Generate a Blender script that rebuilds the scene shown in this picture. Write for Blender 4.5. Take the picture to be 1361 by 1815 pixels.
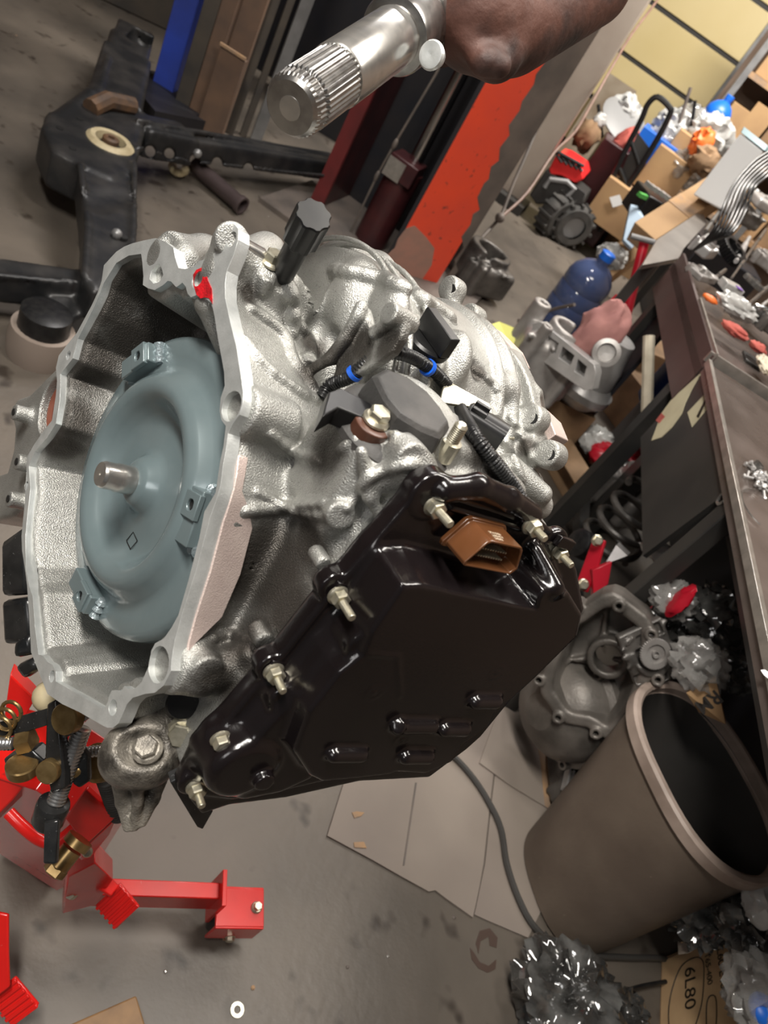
import bpy, math, random
import numpy as np
from mathutils import Matrix, Vector
from mathutils.geometry import tessellate_polygon
for o in list(bpy.data.objects): bpy.data.objects.remove(o)
random.seed(7); np.random.seed(7)
COL = bpy.context.scene.collection
PI = math.pi
VOX = 0.0018          # voxel of the cast case
# ---------------------------------------------------------------- camera
F_PX = 1311.; CX, CY = 680.5, 907.5
PITCH = math.radians(38); ROLL = math.radians(35.7); CAM_H = 1.5
def nrm(v):
    v = np.array(v, float); return v/np.linalg.norm(v)
upc = np.array([math.sin(ROLL)*math.cos(PITCH), math.cos(ROLL)*math.cos(PITCH), math.sin(PITCH)])
_z = np.array([0, 0, -1.]); Yc = nrm(_z-_z.dot(upc)*upc); Xc = np.cross(Yc, upc)
RW = np.array([Xc, Yc, upc]); CAM = np.array([0, 0, CAM_H])
cd = bpy.data.cameras.new('camera'); cam = bpy.data.objects.new('camera', cd); COL.objects.link(cam)
m = Matrix.Identity(4)
for i in range(3):
    for j in range(3): m[i][j] = RW[i][j]
    m[i][3] = CAM[i]
cam.matrix_world = m
cd.sensor_fit = 'VERTICAL'; cd.sensor_height = 36.; cd.lens = F_PX/1815.*36.; cd.clip_start = 0.02; cd.clip_end = 60
cd.dof.use_dof = True; cd.dof.focus_distance = 0.72; cd.dof.aperture_fstop = 9
bpy.context.scene.camera = cam
# ---------------------------------------------------------------- world, lamps, exposure
wd = bpy.data.worlds.new('world'); bpy.context.scene.world = wd; wd.use_nodes = True
wd.node_tree.nodes['Background'].inputs[0].default_value = (1.0, .96, .92, 1)
wd.node_tree.nodes['Background'].inputs[1].default_value = 0.06
def area(name, loc, target, sx, sy, power, col):
    l = bpy.data.lights.new(name, 'AREA'); l.shape = 'RECTANGLE'; l.size = sx; l.size_y = sy; l.energy = power; l.color = col
    o = bpy.data.objects.new(name, l); COL.objects.link(o); o.location = loc
    d = Vector(target)-Vector(loc); o.rotation_euler = d.to_track_quat('-Z', 'Y').to_euler()
    return o
area('tube_or_fill_light', (-0.75, -0.1, 3.3), (-0.1, 0.5, 1.1), 1.3, .25, 92, (1, .95, .88))
area('tube_or_fill_light', (0.55, 1.3, 3.4), (0.3, 1.3, 0), 0.3, 1.5, 58, (1, .94, .86))
area('tube_or_fill_light', (-1.2, 3.4, 3.5), (-1.2, 3.2, 0), 1.4, .3, 60, (1, .96, .93))
area('tube_or_fill_light', (0.3, 5.4, 3.6), (0.3, 6.4, 0), 1.5, .3, 230, (1, .95, .88))
area('tube_or_fill_light', (-0.45, -0.9, 1.9), (-0.1, 0.5, 1.0), 0.5, .5, 4, (1, .97, .95))  # unseen fill lamp added behind the camera to brighten the front
sc = bpy.context.scene
sc.view_settings.view_transform = 'Standard'; sc.view_settings.look = 'None'
sc.view_settings.gamma = 1; sc.view_settings.use_curve_mapping = False; sc.view_settings.exposure = 0.15
# ---------------------------------------------------------------- pixel rays -> places in the room
def ray(px, py): return np.array([(px-CX)/F_PX, -(py-CY)/F_PX, -1.])
def c2w(p): return CAM+RW@np.array(p)
def pt(px, py, D): return c2w(D*ray(px, py))
def fl(px, py, z=0.):
    d = RW@ray(px, py); return CAM+(z-CAM_H)/d[2]*d
def onx(px, py, x):
    d = RW@ray(px, py); return CAM+x/d[0]*d
def ony(px, py, y):
    d = RW@ray(px, py); return CAM+y/d[1]*d
V3 = lambda *a: np.array(a, float)
# ---------------------------------------------------------------- materials
def mat(name, col, rough=.5, metal=0., col2=None, scale=20., lo=.35, hi=.65, bump=0., bscale=None, spec=.5, coat=0., alpha=1., trans=0., detail=4., speck=None, emit=0., rvar=0.):
    m = bpy.data.materials.new(name); m.use_nodes = True; nt = m.node_tree; b = nt.nodes['Principled BSDF']
    b.inputs['Roughness'].default_value = rough; b.inputs['Metallic'].default_value = metal
    b.inputs['Specular IOR Level'].default_value = spec; b.inputs['Coat Weight'].default_value = coat
    b.inputs['Coat Roughness'].default_value = .08
    b.inputs['Base Color'].default_value = (*col, 1); b.inputs['Alpha'].default_value = alpha; b.inputs['Transmission Weight'].default_value = trans
    tc = nt.nodes.new('ShaderNodeTexCoord'); out = None
    if col2 is not None:
        n = nt.nodes.new('ShaderNodeTexNoise'); n.inputs['Scale'].default_value = scale; n.inputs['Detail'].default_value = detail
        nt.links.new(tc.outputs['Object'], n.inputs['Vector'])
        r = nt.nodes.new('ShaderNodeValToRGB'); r.color_ramp.elements[0].position = lo; r.color_ramp.elements[1].position = hi
        r.color_ramp.elements[0].color = (*col, 1); r.color_ramp.elements[1].color = (*col2, 1)
        nt.links.new(n.outputs['Fac'], r.inputs['Fac']); out = r.outputs['Color']
        if rvar:
            mp = nt.nodes.new('ShaderNodeMapRange'); mp.inputs['To Min'].default_value = rough-rvar; mp.inputs['To Max'].default_value = rough+rvar
            nt.links.new(n.outputs['Fac'], mp.inputs['Value']); nt.links.new(mp.outputs[0], b.inputs['Roughness'])
    if speck is not None:      # (colour, scale, threshold)
        n = nt.nodes.new('ShaderNodeTexNoise'); n.inputs['Scale'].default_value = speck[1]; n.inputs['Detail'].default_value = 2
        nt.links.new(tc.outputs['Object'], n.inputs['Vector'])
        r = nt.nodes.new('ShaderNodeValToRGB'); r.color_ramp.elements[0].position = speck[2]; r.color_ramp.elements[1].position = speck[2]+.12
        r.color_ramp.elements[0].color = (0, 0, 0, 1); r.color_ramp.elements[1].color = (1, 1, 1, 1)
        nt.links.new(n.outputs['Fac'], r.inputs['Fac'])
        mx = nt.nodes.new('ShaderNodeMix'); mx.data_type = 'RGBA'; mx.inputs['B'].default_value = (*speck[0], 1)
        if out is None: mx.inputs['A'].default_value = (*col, 1)
        else: nt.links.new(out, mx.inputs['A'])
        nt.links.new(r.outputs['Color'], mx.inputs['Factor']); out = mx.outputs['Result']
    if out is not None: nt.links.new(out, b.inputs['Base Color'])
    if bump:
        n = nt.nodes.new('ShaderNodeTexNoise'); n.inputs['Scale'].default_value = bscale or scale*3; n.inputs['Detail'].default_value = 3
        nt.links.new(tc.outputs['Object'], n.inputs['Vector'])
        bp = nt.nodes.new('ShaderNodeBump'); bp.inputs['Strength'].default_value = bump; bp.inputs['Distance'].default_value = .002
        nt.links.new(n.outputs['Fac'], bp.inputs['Height']); nt.links.new(bp.outputs[0], b.inputs['Normal'])
    if emit:
        b.inputs['Emission Color'].default_value = (*col, 1); b.inputs['Emission Strength'].default_value = emit
    return m
M = {}
M['cast'] = mat('cast aluminium', (.34, .34, .32), .36, .7, (.50, .50, .475), 16, .35, .65, .55, 800, speck=((.22, .205, .19), 700, .60))
M['mach'] = mat('machined aluminium', (.55, .57, .56), .38, .6, (.72, .74, .73), 60, .3, .7, .1, 500)
M['pink'] = mat('machined side faces', (.62, .50, .46), .42, .5, (.70, .58, .53), 60, .3, .7, .3, 900)
M['dirtycast'] = mat('greasy cast aluminium', (.045, .04, .034), .42, .35, (.36, .33, .28), 45, .36, .70, .5, 500)
M['conv'] = mat('blue grey converter paint', (.145, .19, .20), .24, .2, (.16, .205, .215), 30, coat=.35)
M['weld'] = mat('weld bead', (.32, .38, .40), .22, .5, bump=.8, bscale=260)
M['steel'] = mat('bright turned steel', (.55, .54, .52), .24, .9, (.68, .66, .62), 90)
M['bolt'] = mat('zinc plated steel', (.50, .47, .36), .33, .85, (.66, .62, .50), 160)
M['black'] = mat('glossy black plastic', (.0055, .0042, .0045), .18, 0, (.009, .0065, .007), 8, bump=.05, bscale=600, spec=.6, rvar=.05)
M['satin'] = mat('satin black plastic', (.007, .007, .008), .33, 0, (.014, .014, .014), 60, spec=.35)
M['rubber'] = mat('worn grey rubber', (.030, .029, .028), .6, 0, (.060, .056, .053), 30, bump=.2, bscale=300)
M['blackmetal'] = mat('black enamelled steel', (.010, .011, .012), .24, .2, (.03, .03, .03), 30, speck=((.25, .25, .25), 330, .70))
M['amber'] = mat('amber brown connector plastic', (.105, .040, .014), .22, 0, (.13, .05, .02), 30, spec=.6, trans=.12)
M['browncl'] = mat('brown clip plastic', (.085, .035, .022), .35, 0)
M['hole'] = mat('dark bore', (.01, .01, .01), .5)
M['redpaint'] = mat('red marker paint', (.62, .012, .02), .3, 0, (.35, .01, .015), 120, .45, .6, .6, 400)
M['bluepen'] = mat('blue marker ink', (.01, .10, .55), .5)
M['bluetie'] = mat('blue tape', (.01, .11, .62), .35)
M['seal'] = mat('brown oil seal', (.20, .07, .045), .3, .2)
M['white'] = mat('white plastic', (.88, .89, .88), .4)
M['jackred'] = mat('glossy red jack paint', (.72, .014, .010), .25, 0, (.60, .012, .01), 12, speck=((.7, .45, .4), 160, .76), coat=.4)
M['brass'] = mat('brass plated steel', (.26, .17, .07), .32, .85, (.42, .29, .13), 70)
M['zinc'] = mat('zinc threaded rod', (.55, .55, .55), .25, .9)
# ---------------------------------------------------------------- mesh builder
class MB:
    def __init__(s): s.v = []; s.f = []
    def add(s, vs, fs):
        b = len(s.v); s.v += [tuple(map(float, p)) for p in vs]; s.f += [tuple(i+b for i in f) for f in fs]; return s
    def box(s, c, h, A=None):       # centre, half sizes, rows = axes
        A = np.eye(3) if A is None else np.array(A); c = np.array(c, float); vs = []
        for x in (-1, 1):
            for y in (-1, 1):
                for z in (-1, 1): vs.append(c+x*h[0]*A[0]+y*h[1]*A[1]+z*h[2]*A[2])
        fs = [(0, 1, 3, 2), (4, 6, 7, 5), (0, 4, 5, 1), (2, 3, 7, 6), (0, 2, 6, 4), (1, 5, 7, 3)]
        if np.linalg.det(A) < 0: fs = [f[::-1] for f in fs]
        return s.add(vs, fs)
    def loft(s, rings, cap=True):
        n = len(rings[0]); vs = [p for r in rings for p in r]; fs = []
        for k in range(len(rings)-1):
            for i in range(n): j = (i+1) % n; fs.append((k*n+i, k*n+j, (k+1)*n+j, (k+1)*n+i))
        if cap: fs.append(tuple(range(n))[::-1]); fs.append(tuple((len(rings)-1)*n+i for i in range(n)))
        return s.add(vs, fs)
    def cyl(s, p0, p1, r0, r1=None, n=20, cap=True):
        return s.rev(p0, nrm(np.array(p1)-np.array(p0)), [(r0, 0), (r0 if r1 is None else r1, np.linalg.norm(np.array(p1)-np.array(p0)))], n, cap)
    def rev(s, o, d, prof, n=24, cap=True, squash=None):
        d = nrm(d); a = np.cross(d, (0, 0, 1) if abs(d[2]) < .9 else (1, 0, 0)); a = nrm(a); b = np.cross(d, a); o = np.array(o, float)
        rings = [[o+z*d+r*(math.cos(2*PI*i/n)*a+math.sin(2*PI*i/n)*b) for i in range(n)] for r, z in prof]
        return s.loft(rings, cap)
    def hexa(s, p0, d, r, h, rot=0.): 
        d = nrm(d); a = np.cross(d, (0, 0, 1) if abs(d[2]) < .9 else (1, 0, 0)); a = nrm(a); b = np.cross(d, a); p0 = np.array(p0)
        R = lambda k, z, q: [p0+z*d+q*(math.cos(rot+PI/3*i)*a+math.sin(rot+PI/3*i)*b) for i in range(6)]
        return s.loft([R(0, 0, r), R(0, h*.85, r), R(0, h, r*.88)])
    def tube(s, pts, r, n=10, cap=True, ripple=0., pitch=.004):
        P = [np.array(p, float) for p in pts]; T = []
        for i in range(len(P)): T.append(nrm(P[min(i+1, len(P)-1)]-P[max(i-1, 0)]))
        a = nrm(np.cross(T[0], (0.3, 0.2, 1))); rings = []
        rr = r if hasattr(r, '__len__') else [r]*len(P)
        for i, p in enumerate(P):
            a = nrm(a-a.dot(T[i])*T[i]); b = np.cross(T[i], a)
            rings.append([p+rr[i]*(math.cos(2*PI*k/n)*a+math.sin(2*PI*k/n)*b) for k in range(n)])
        return s.loft(rings, cap)
    def prism(s, poly, vec, holes=(), back=True):
        loops = [list(poly)]+[list(h) for h in holes]; vec = np.array(vec, float)
        flat = [np.array(p, float) for l in loops for p in l]; tri = tessellate_polygon([[Vector(p) for p in l] for l in loops])
        N = len(flat); nv = np.zeros(3); l0 = [np.array(p, float) for p in poly]
        for i in range(len(l0)): nv += np.cross(l0[i], l0[(i+1) % len(l0)])
        fs = []
        for t in tri:
            a, b, c = (flat[i] for i in t)
            k = np.cross(b-a, c-a).dot(vec)
            t = tuple(t) if k < 0 else tuple(t)[::-1]
            fs.append(t)
            if back: fs.append(tuple(i+N for i in t[::-1]))
        o = 0
        for li, l in enumerate(loops):
            n = len(l); ln = np.zeros(3)
            for i in range(n): ln += np.cross(np.array(l[i], float), np.array(l[(i+1) % n], float))
            pos = (ln.dot(vec) > 0) == (li == 0)
            for i in range(n):
                j = (i+1) % n; q = (o+i, o+j, o+j+N, o+i+N)
                fs.append(q if pos else q[::-1])
            o += n
        return s.add(flat+[p+vec for p in flat], fs)
    def sph(s, c, r, n=12, m_=8, A=None):
        r = (r, r, r) if not hasattr(r, '__len__') else r; A = np.eye(3) if A is None else np.array(A); c = np.array(c, float); rings = []
        for k in range(m_+1):
            t = PI*(k+.02)/(m_+.04); rings.append([c+r[0]*math.sin(t)*math.cos(2*PI*i/n)*A[0]+r[1]*math.sin(t)*math.sin(2*PI*i/n)*A[1]-r[2]*math.cos(t)*A[2] for i in range(n)])
        return s.loft(rings)
    def obj(s, name, material, parent=None, smooth=True, label=None, cat=None, group=None, kind=None, bevel=0., ang=35, origin=None, seg=2):
        vs = np.array(s.v)
        if origin is not None: o0 = np.array(origin, float)
        elif parent is not None: o0 = parent_origin(parent)
        else: o0 = np.array([(vs[:, 0].min()+vs[:, 0].max())/2, (vs[:, 1].min()+vs[:, 1].max())/2, vs[:, 2].min()])
        me = bpy.data.meshes.new(name); me.from_pydata((vs-o0).tolist(), [], s.f); me.update()
        if smooth: me.shade_smooth(); me.set_sharp_from_angle(angle=math.radians(ang))
        me.materials.append(M[material] if isinstance(material, str) else material)
        ob = bpy.data.objects.new(name, me); COL.objects.link(ob); ob['o'] = [float(x) for x in o0]
        if parent is not None:
            ob.parent = parent; ob.location = Vector(o0-parent_origin(parent))
        else: ob.location = Vector(o0)
        if bevel:
            b = ob.modifiers.new('bevel', 'BEVEL'); b.width = bevel; b.segments = seg; b.limit_method = 'ANGLE'; b.angle_limit = math.radians(40); b.harden_normals = False
        tag(ob, label, cat, group, kind); return ob
def parent_origin(p): return np.array(p['o'])
def tag(o, label=None, cat=None, group=None, kind=None):
    for k, v_ in (('label', label), ('category', cat), ('group', group), ('kind', kind)):
        if v_: o[k] = v_
    return o
def thing(name, label, cat, loc, group=None):
    o = bpy.data.objects.new(name, None); COL.objects.link(o); o.empty_display_size = .05
    o.location = Vector(loc); o['o'] = [float(x) for x in loc]; return tag(o, label, cat, group)
def circ(c, r, a, b, n=20): return [np.array(c)+r*(math.cos(2*PI*i/n)*a+math.sin(2*PI*i/n)*b) for i in range(n)]
def smoothpath(P, k=6):
    P = [np.array(p, float) for p in P]; out = []
    Q = [2*P[0]-P[1]]+P+[2*P[-1]-P[-2]]
    for i in range(1, len(Q)-2):
        for j in range(k):
            t = j/k; a, b, c, d = Q[i-1:i+3]
            out.append(.5*((2*b)+(-a+c)*t+(2*a-5*b+4*c-d)*t*t+(-a+3*b-3*c+d)*t**3))
    out.append(P[-1]); return out
def text_obj(s, name, size, o, xdir, ydir, material, parent, depth=.0006, bold=False, align='LEFT'):
    cu = bpy.data.curves.new(name, 'FONT'); cu.body = s; cu.size = size; cu.extrude = depth; cu.align_x = align
    if bold: cu.offset = size*.02
    tmp = bpy.data.objects.new(name, cu); COL.objects.link(tmp)
    dg = bpy.context.evaluated_depsgraph_get(); me = bpy.data.meshes.new_from_object(tmp.evaluated_get(dg)); bpy.data.objects.remove(tmp)
    me.materials.clear(); me.materials.append(M[material])
    x = nrm(xdir); y = nrm(np.array(ydir)-np.array(ydir).dot(x)*x); z = np.cross(x, y); po = parent_origin(parent)
    T = Matrix(((x[0], y[0], z[0], o[0]-po[0]), (x[1], y[1], z[1], o[1]-po[1]), (x[2], y[2], z[2], o[2]-po[2]), (0, 0, 0, 1)))
    me.transform(T); ob = bpy.data.objects.new(name, me); COL.objects.link(ob); ob.parent = parent; ob['o'] = list(parent['o']); return ob
# ================================================================ signed distance casting (numpy + surface nets)
class Field:
    def __init__(s, lo, hi, h):
        s.lo = np.array(lo, float); s.h = h; s.n = np.ceil((np.array(hi)-s.lo)/h).astype(int)+1
        s.F = np.full(s.n, .05, np.float32)
    def block(s, lo, hi):
        a = np.clip(np.floor((np.array(lo)-s.lo)/s.h).astype(int), 0, s.n-1); b = np.clip(np.ceil((np.array(hi)-s.lo)/s.h).astype(int)+1, 1, s.n)
        b = np.maximum(a+1, b); sl = tuple(slice(a[i], b[i]) for i in range(3))
        g = [(s.lo[i]+s.h*np.arange(a[i], b[i])).astype(np.float32) for i in range(3)]
        return sl, g[0][:, None, None], g[1][None, :, None], g[2][None, None, :]
    def put(s, sl, d, k=0., sub=False):
        F = s.F[sl]
        if sub:
            d = -d
            r = np.maximum(F, d) if k <= 0 else np.maximum(F, d)+(np.maximum(k-np.abs(F-d), 0)/k)**2*k*.25
        else:
            r = np.minimum(F, d) if k <= 0 else np.minimum(F, d)-(np.maximum(k-np.abs(F-d), 0)/k)**2*k*.25
        s.F[sl] = r
    def cap(s, a, b, r0, r1=None, k=.004, sub=False):
        a, b = np.array(a, float), np.array(b, float); r1 = r0 if r1 is None else r1; m_ = max(r0, r1)+k+.004
        sl, x, y, z = s.block(np.minimum(a, b)-m_, np.maximum(a, b)+m_); ba = b-a; L = max(ba.dot(ba), 1e-12)
        t = np.clip(((x-a[0])*ba[0]+(y-a[1])*ba[1]+(z-a[2])*ba[2])/L, 0, 1)
        d = np.sqrt((x-a[0]-t*ba[0])**2+(y-a[1]-t*ba[1])**2+(z-a[2]-t*ba[2])**2)-(r0+(r1-r0)*t)
        s.put(sl, d, k, sub)
    def path(s, pts, r, k=.004, sub=False):
        for i in range(len(pts)-1):
            rr = r if not hasattr(r, '__len__') else r[i]; r2 = r if not hasattr(r, '__len__') else r[i+1]
            s.cap(pts[i], pts[i+1], rr, r2, k, sub)
    def cyl(s, a, b, r, rd=.002, k=.004, sub=False, r1=None):
        a, b = np.array(a, float), np.array(b, float); ax = b-a; L = np.linalg.norm(ax); ax = ax/L; m_ = max(r, r1 or r)+k+.006
        sl, x, y, z = s.block(np.minimum(a, b)-m_, np.maximum(a, b)+m_)
        t = (x-a[0])*ax[0]+(y-a[1])*ax[1]+(z-a[2])*ax[2]
        q = np.sqrt(np.maximum((x-a[0])**2+(y-a[1])**2+(z-a[2])**2-t*t, 0))
        rr = r if r1 is None else r+(r1-r)*np.clip(t/L, 0, 1)
        dx = q-rr+rd; dy = np.abs(t-L/2)-L/2+rd
        d = np.minimum(np.maximum(dx, dy), 0)+np.sqrt(np.maximum(dx, 0)**2+np.maximum(dy, 0)**2)-rd
        s.put(sl, d, k, sub)
    def box(s, c, hs, A, rd=.002, k=.004, sub=False):
        c = np.array(c, float); A = np.array(A, float); e = np.abs(A.T)@np.array(hs)+k+.006
        sl, x, y, z = s.block(c-e, c+e); D = []
        for i in range(3): D.append(np.abs((x-c[0])*A[i][0]+(y-c[1])*A[i][1]+(z-c[2])*A[i][2])-hs[i]+rd)
        d = np.sqrt(np.maximum(D[0], 0)**2+np.maximum(D[1], 0)**2+np.maximum(D[2], 0)**2)+np.minimum(np.maximum(np.maximum(D[0], D[1]), D[2]), 0)-rd
        s.put(sl, d, k, sub)
    def torus(s, c, ax, R, r, k=.004, sub=False, ell=1.):
        c = np.array(c, float); ax = nrm(ax); e = R+r+k+.006
        sl, x, y, z = s.block(c-e, c+e); t = (x-c[0])*ax[0]+(y-c[1])*ax[1]+(z-c[2])*ax[2]
        q = np.sqrt(np.maximum((x-c[0])**2+(y-c[1])**2+(z-c[2])**2-t*t, 0))
        s.put(sl, np.sqrt((q-R)**2+(t*ell)**2)-r, k, sub)
    def ellip(s, c, r, A, k=.004, sub=False):
        c = np.array(c, float); A = np.array(A, float); r = np.array(r, float); e = np.abs(A.T)@r+k+.006
        sl, x, y, z = s.block(c-e, c+e); q = 0; g = 0
        for i in range(3):
            l = ((x-c[0])*A[i][0]+(y-c[1])*A[i][1]+(z-c[2])*A[i][2]); q = q+(l/r[i])**2; g = g+(l/r[i]**2)**2
        q = np.sqrt(q); g = np.sqrt(g)+1e-6
        s.put(sl, q*(q-1)/g, k, sub)
    def poly(s, P2, O, ex, ey, ez, z0, z1, rd=.002, k=.004, sub=False, taper=0., inset=0.):
        """polygon P2 (in ex,ey about O), extruded along ez from z0 to z1; taper insets it with depth"""
        P2 = np.array(P2, float); O, ex, ey, ez = (np.array(q, float) for q in (O, ex, ey, ez))
        cs = [O+p[0]*ex+p[1]*ey+zz*ez for p in P2 for zz in (z0, z1)]; e = k+.006
        sl, x, y, z = s.block(np.min(cs, 0)-e, np.max(cs, 0)+e)
        U = (x-O[0])*ex[0]+(y-O[1])*ex[1]+(z-O[2])*ex[2]; V_ = (x-O[0])*ey[0]+(y-O[1])*ey[1]+(z-O[2])*ey[2]; Z = (x-O[0])*ez[0]+(y-O[1])*ez[1]+(z-O[2])*ez[2]
        # 2-D table + bilinear look-up
        g = s.h*.7; lo = P2.min(0)-.05; hi = P2.max(0)+.05; nx, ny = np.ceil((hi-lo)/g).astype(int)+2
        gx = (lo[0]+g*np.arange(nx))[:, None]; gy = (lo[1]+g*np.arange(ny))[None, :]
        D = np.full((nx, ny), 1e9); inside = np.zeros((nx, ny), bool)
        for i in range(len(P2)):
            a, b = P2[i], P2[(i+1) % len(P2)]; ba = b-a; L = max(ba.dot(ba), 1e-12)
            t = np.clip(((gx-a[0])*ba[0]+(gy-a[1])*ba[1])/L, 0, 1); D = np.minimum(D, (gx-a[0]-t*ba[0])**2+(gy-a[1]-t*ba[1])**2)
            if a[1] != b[1]:
                c = ((a[1] > gy) != (b[1] > gy)) & (gx < (b[0]-a[0])*(gy-a[1])/(b[1]-a[1])+a[0]); inside ^= c
        T = (np.sqrt(D)*np.where(inside, -1, 1)).astype(np.float32)
        fx = np.clip((U-lo[0])/g, 0, nx-1.001); fy = np.clip((V_-lo[1])/g, 0, ny-1.001); fx, fy = np.broadcast_arrays(fx, fy)
        ix = fx.astype(np.int32); iy = fy.astype(np.int32); fx = (fx-ix).astype(np.float32); fy = (fy-iy).astype(np.float32)
        d2 = T[ix, iy]*(1-fx)*(1-fy)+T[ix+1, iy]*fx*(1-fy)+T[ix, iy+1]*(1-fx)*fy+T[ix+1, iy+1]*fx*fy
        d2 = d2+inset+taper*(z1-Z)
        dx = d2+rd; dy = np.abs(Z-(z0+z1)/2)-(z1-z0)/2+rd
        d = np.minimum(np.maximum(dx, dy), 0)+np.sqrt(np.maximum(dx, 0)**2+np.maximum(dy, 0)**2)-rd
        s.put(sl, d.astype(np.float32), k, sub)
    def mesh(s):
        F = s.F.copy(); F[[0, -1]] = .01; F[:, [0, -1]] = .01; F[:, :, [0, -1]] = .01
        I = F < 0; nx, ny, nz = F.shape
        c = np.zeros((nx-1, ny-1, nz-1), np.uint8)
        for a in (0, 1):
            for b in (0, 1):
                for d in (0, 1): c += I[a:nx-1+a, b:ny-1+b, d:nz-1+d]
        act = np.argwhere((c > 0) & (c < 8)); idx = np.full(c.shape, -1, np.int32); idx[tuple(act.T)] = np.arange(len(act))
        S = np.zeros((len(act), 3)); W_ = np.zeros(len(act))
        co = [(a, b, d) for a in (0, 1) for b in (0, 1) for d in (0, 1)]
        for p in co:
            for ax in range(3):
                if p[ax]: continue
                q = list(p); q[ax] = 1
                fa = F[tuple((act+p).T)]; fb = F[tuple((act+q).T)]; m_ = (fa < 0) != (fb < 0)
                t = np.where(m_, fa/(fa-fb+1e-12), 0); P = np.tile(np.array(p, float), (len(act), 1)); P[:, ax] += t
                S[m_] += P[m_]; W_[m_] += 1
        V_ = s.lo+s.h*(act+S/W_[:, None]); Q = []
        for ax in range(3):
            sl0 = [slice(1, n-1) for n in F.shape]; sl1 = list(sl0); sl0[ax] = slice(0, F.shape[ax]-1); sl1[ax] = slice(1, F.shape[ax])
            A = I[tuple(sl0)]; B = I[tuple(sl1)]; e = np.argwhere(A != B); flip = A[tuple(e.T)]
            off = np.ones(3, int); off[ax] = 0; e = e+off
            u_, v_ = (ax+1) % 3, (ax+2) % 3; du = np.zeros(3, int); du[u_] = 1; dv = np.zeros(3, int); dv[v_] = 1
            q = np.stack([idx[tuple((e-du-dv).T)], idx[tuple((e-dv).T)], idx[tuple(e.T)], idx[tuple((e-du).T)]], 1)
            q[~flip] = q[~flip][:, ::-1]; Q.append(q)
        return V_, np.concatenate(Q)
def field_obj(name, fd, xf, material, parent, iters=1, **kw):
    v_, q = fd.mesh(); v_ = np.array(xf(v_)); o0 = parent_origin(parent)
    me = bpy.data.meshes.new(name); me.vertices.add(len(v_)); me.vertices.foreach_set('co', (v_-o0).astype(np.float32).ravel())
    me.loops.add(q.size); me.loops.foreach_set('vertex_index', q.astype(np.int32).ravel()); me.polygons.add(len(q))
    me.polygons.foreach_set('loop_start', np.arange(0, q.size, 4, dtype=np.int32)); me.update(calc_edges=True); me.validate()
    me.shade_smooth(); me.materials.append(M[material]); ob = bpy.data.objects.new(name, me); COL.objects.link(ob)
    ob.parent = parent; ob['o'] = list(parent['o']); tag(ob, **kw); return ob
# ================================================================ the transaxle on the jack
NN = nrm((-0.667, 0.174, 0.725)); VV = nrm(V3(0, 1, 0)-NN[1]*NN); UU = np.cross(VV, NN); KB = .30
OO = ray(265, 878)*(-KB/NN.dot(ray(265, 878))); CN = nrm((0.44, -0.56, 0.70)); KC = .351
BT = np.array([UU, VV, NN])
def tp(px, py, w=0.):           # point on the plane w behind the bell face, in transaxle axes
    r = ray(px, py); return BT@(r*((NN.dot(OO)-w)/NN.dot(r))-OO)
def tc(px, py, h=0.):           # point on the plane h above the side cover's joint
    r = ray(px, py); return BT@(r*(-(KC-h)/CN.dot(r))-OO)
def tw(p):
    p = np.array(p, float); return CAM+(OO+p@BT)@RW.T
def dw(d): return (np.array(d, float)@BT)@RW.T       # direction -> world
cT = BT@CN; AX = V3(0, 0, -1)                          # cover normal and body axis in transaxle axes
e1 = nrm(AX-AX.dot(cT)*cT); e2 = np.cross(cT, e1); cO = tc(600, 1050)
def c2(px, py, h=0.): q = tc(px, py, h)-cO; return (q.dot(e1), q.dot(e2))
OUTER = [(275.5,422),(293,428),(307,439),(310,456),(316,475),(328,477),(342,473),(352,463),(372,456),(384,444),(392,426),(399,407),(408,399),(416,398),(422,406),(422,425),(414,452),(402,480),(399,500),(399,527),(408,571),(419,615),(426,660),(431,696),(430,716),(424,735),(412,752),(404,768),(400,800),(396,820),(391,860),(382,890),(371,921),(349,1006),(323,1087),(309,1138),(304,1170),(303,1189),(290,1215),(274,1228),(257,1230),(235,1237),(225,1248),(217,1267),(210,1282),(200,1290),(190,1290),(180,1285),(140,1262),(110,1248),(84,1230),(68,1190),(55,1156),(52,1100),(48,1039),(43,1000),(39,976),(38,950),(40,929),(44,890),(46,859),(48,810),(59,790),(74,768),(92,745),(99,700),(101,676),(99,652),(104,630),(118,612),(136,590),(162,542),(174,516),(180,498),(184,470),(206,446),(220,437),(235,431),(255,426)]
INNER = [(250,450),(252,464),(254,490),(253,505),(262,511),(274,514),(288,506),(297,498),(303,499),(312,509),(318,505),(323,501),(329,508),(332,520),(338,527),(346,524),(352,521),(357,528),(362,527),(375,538),(380,560),(386,600),(393,637),(397,660),(398,684),(391,705),(389,728),(392,744),(400,755),(396,790),(390,818),(382,873),(362,907),(353,954),(334,1028),(316,1090),(304,1112),(290,1132),(275,1140),(268,1153),(263,1182),(250,1210),(238,1221),(228,1221),(220,1216),(215,1225),(206,1223),(198,1224),(193,1234),(191,1244),(184,1257),(140,1231),(99,1208),(99,1190),(93,1178),(84,1173),(76,1162),(68,1160),(62,1110),(58,1057),(52,1040),(46,1010),(45,950),(50,900),(54,866),(51,826),(62,800),(84,775),(99,751),(106,710),(107,680),(107,663),(129,635),(138,600),(165,547),(176,520),(184,501),(206,466),(228,453)]
LEAN = []
t0 = tw(tp(200, 1290)); trans = thing('automatic_transaxle', 'bare cast aluminium car transaxle with black side cover held on the red jack', 'transmission', t0)
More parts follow.
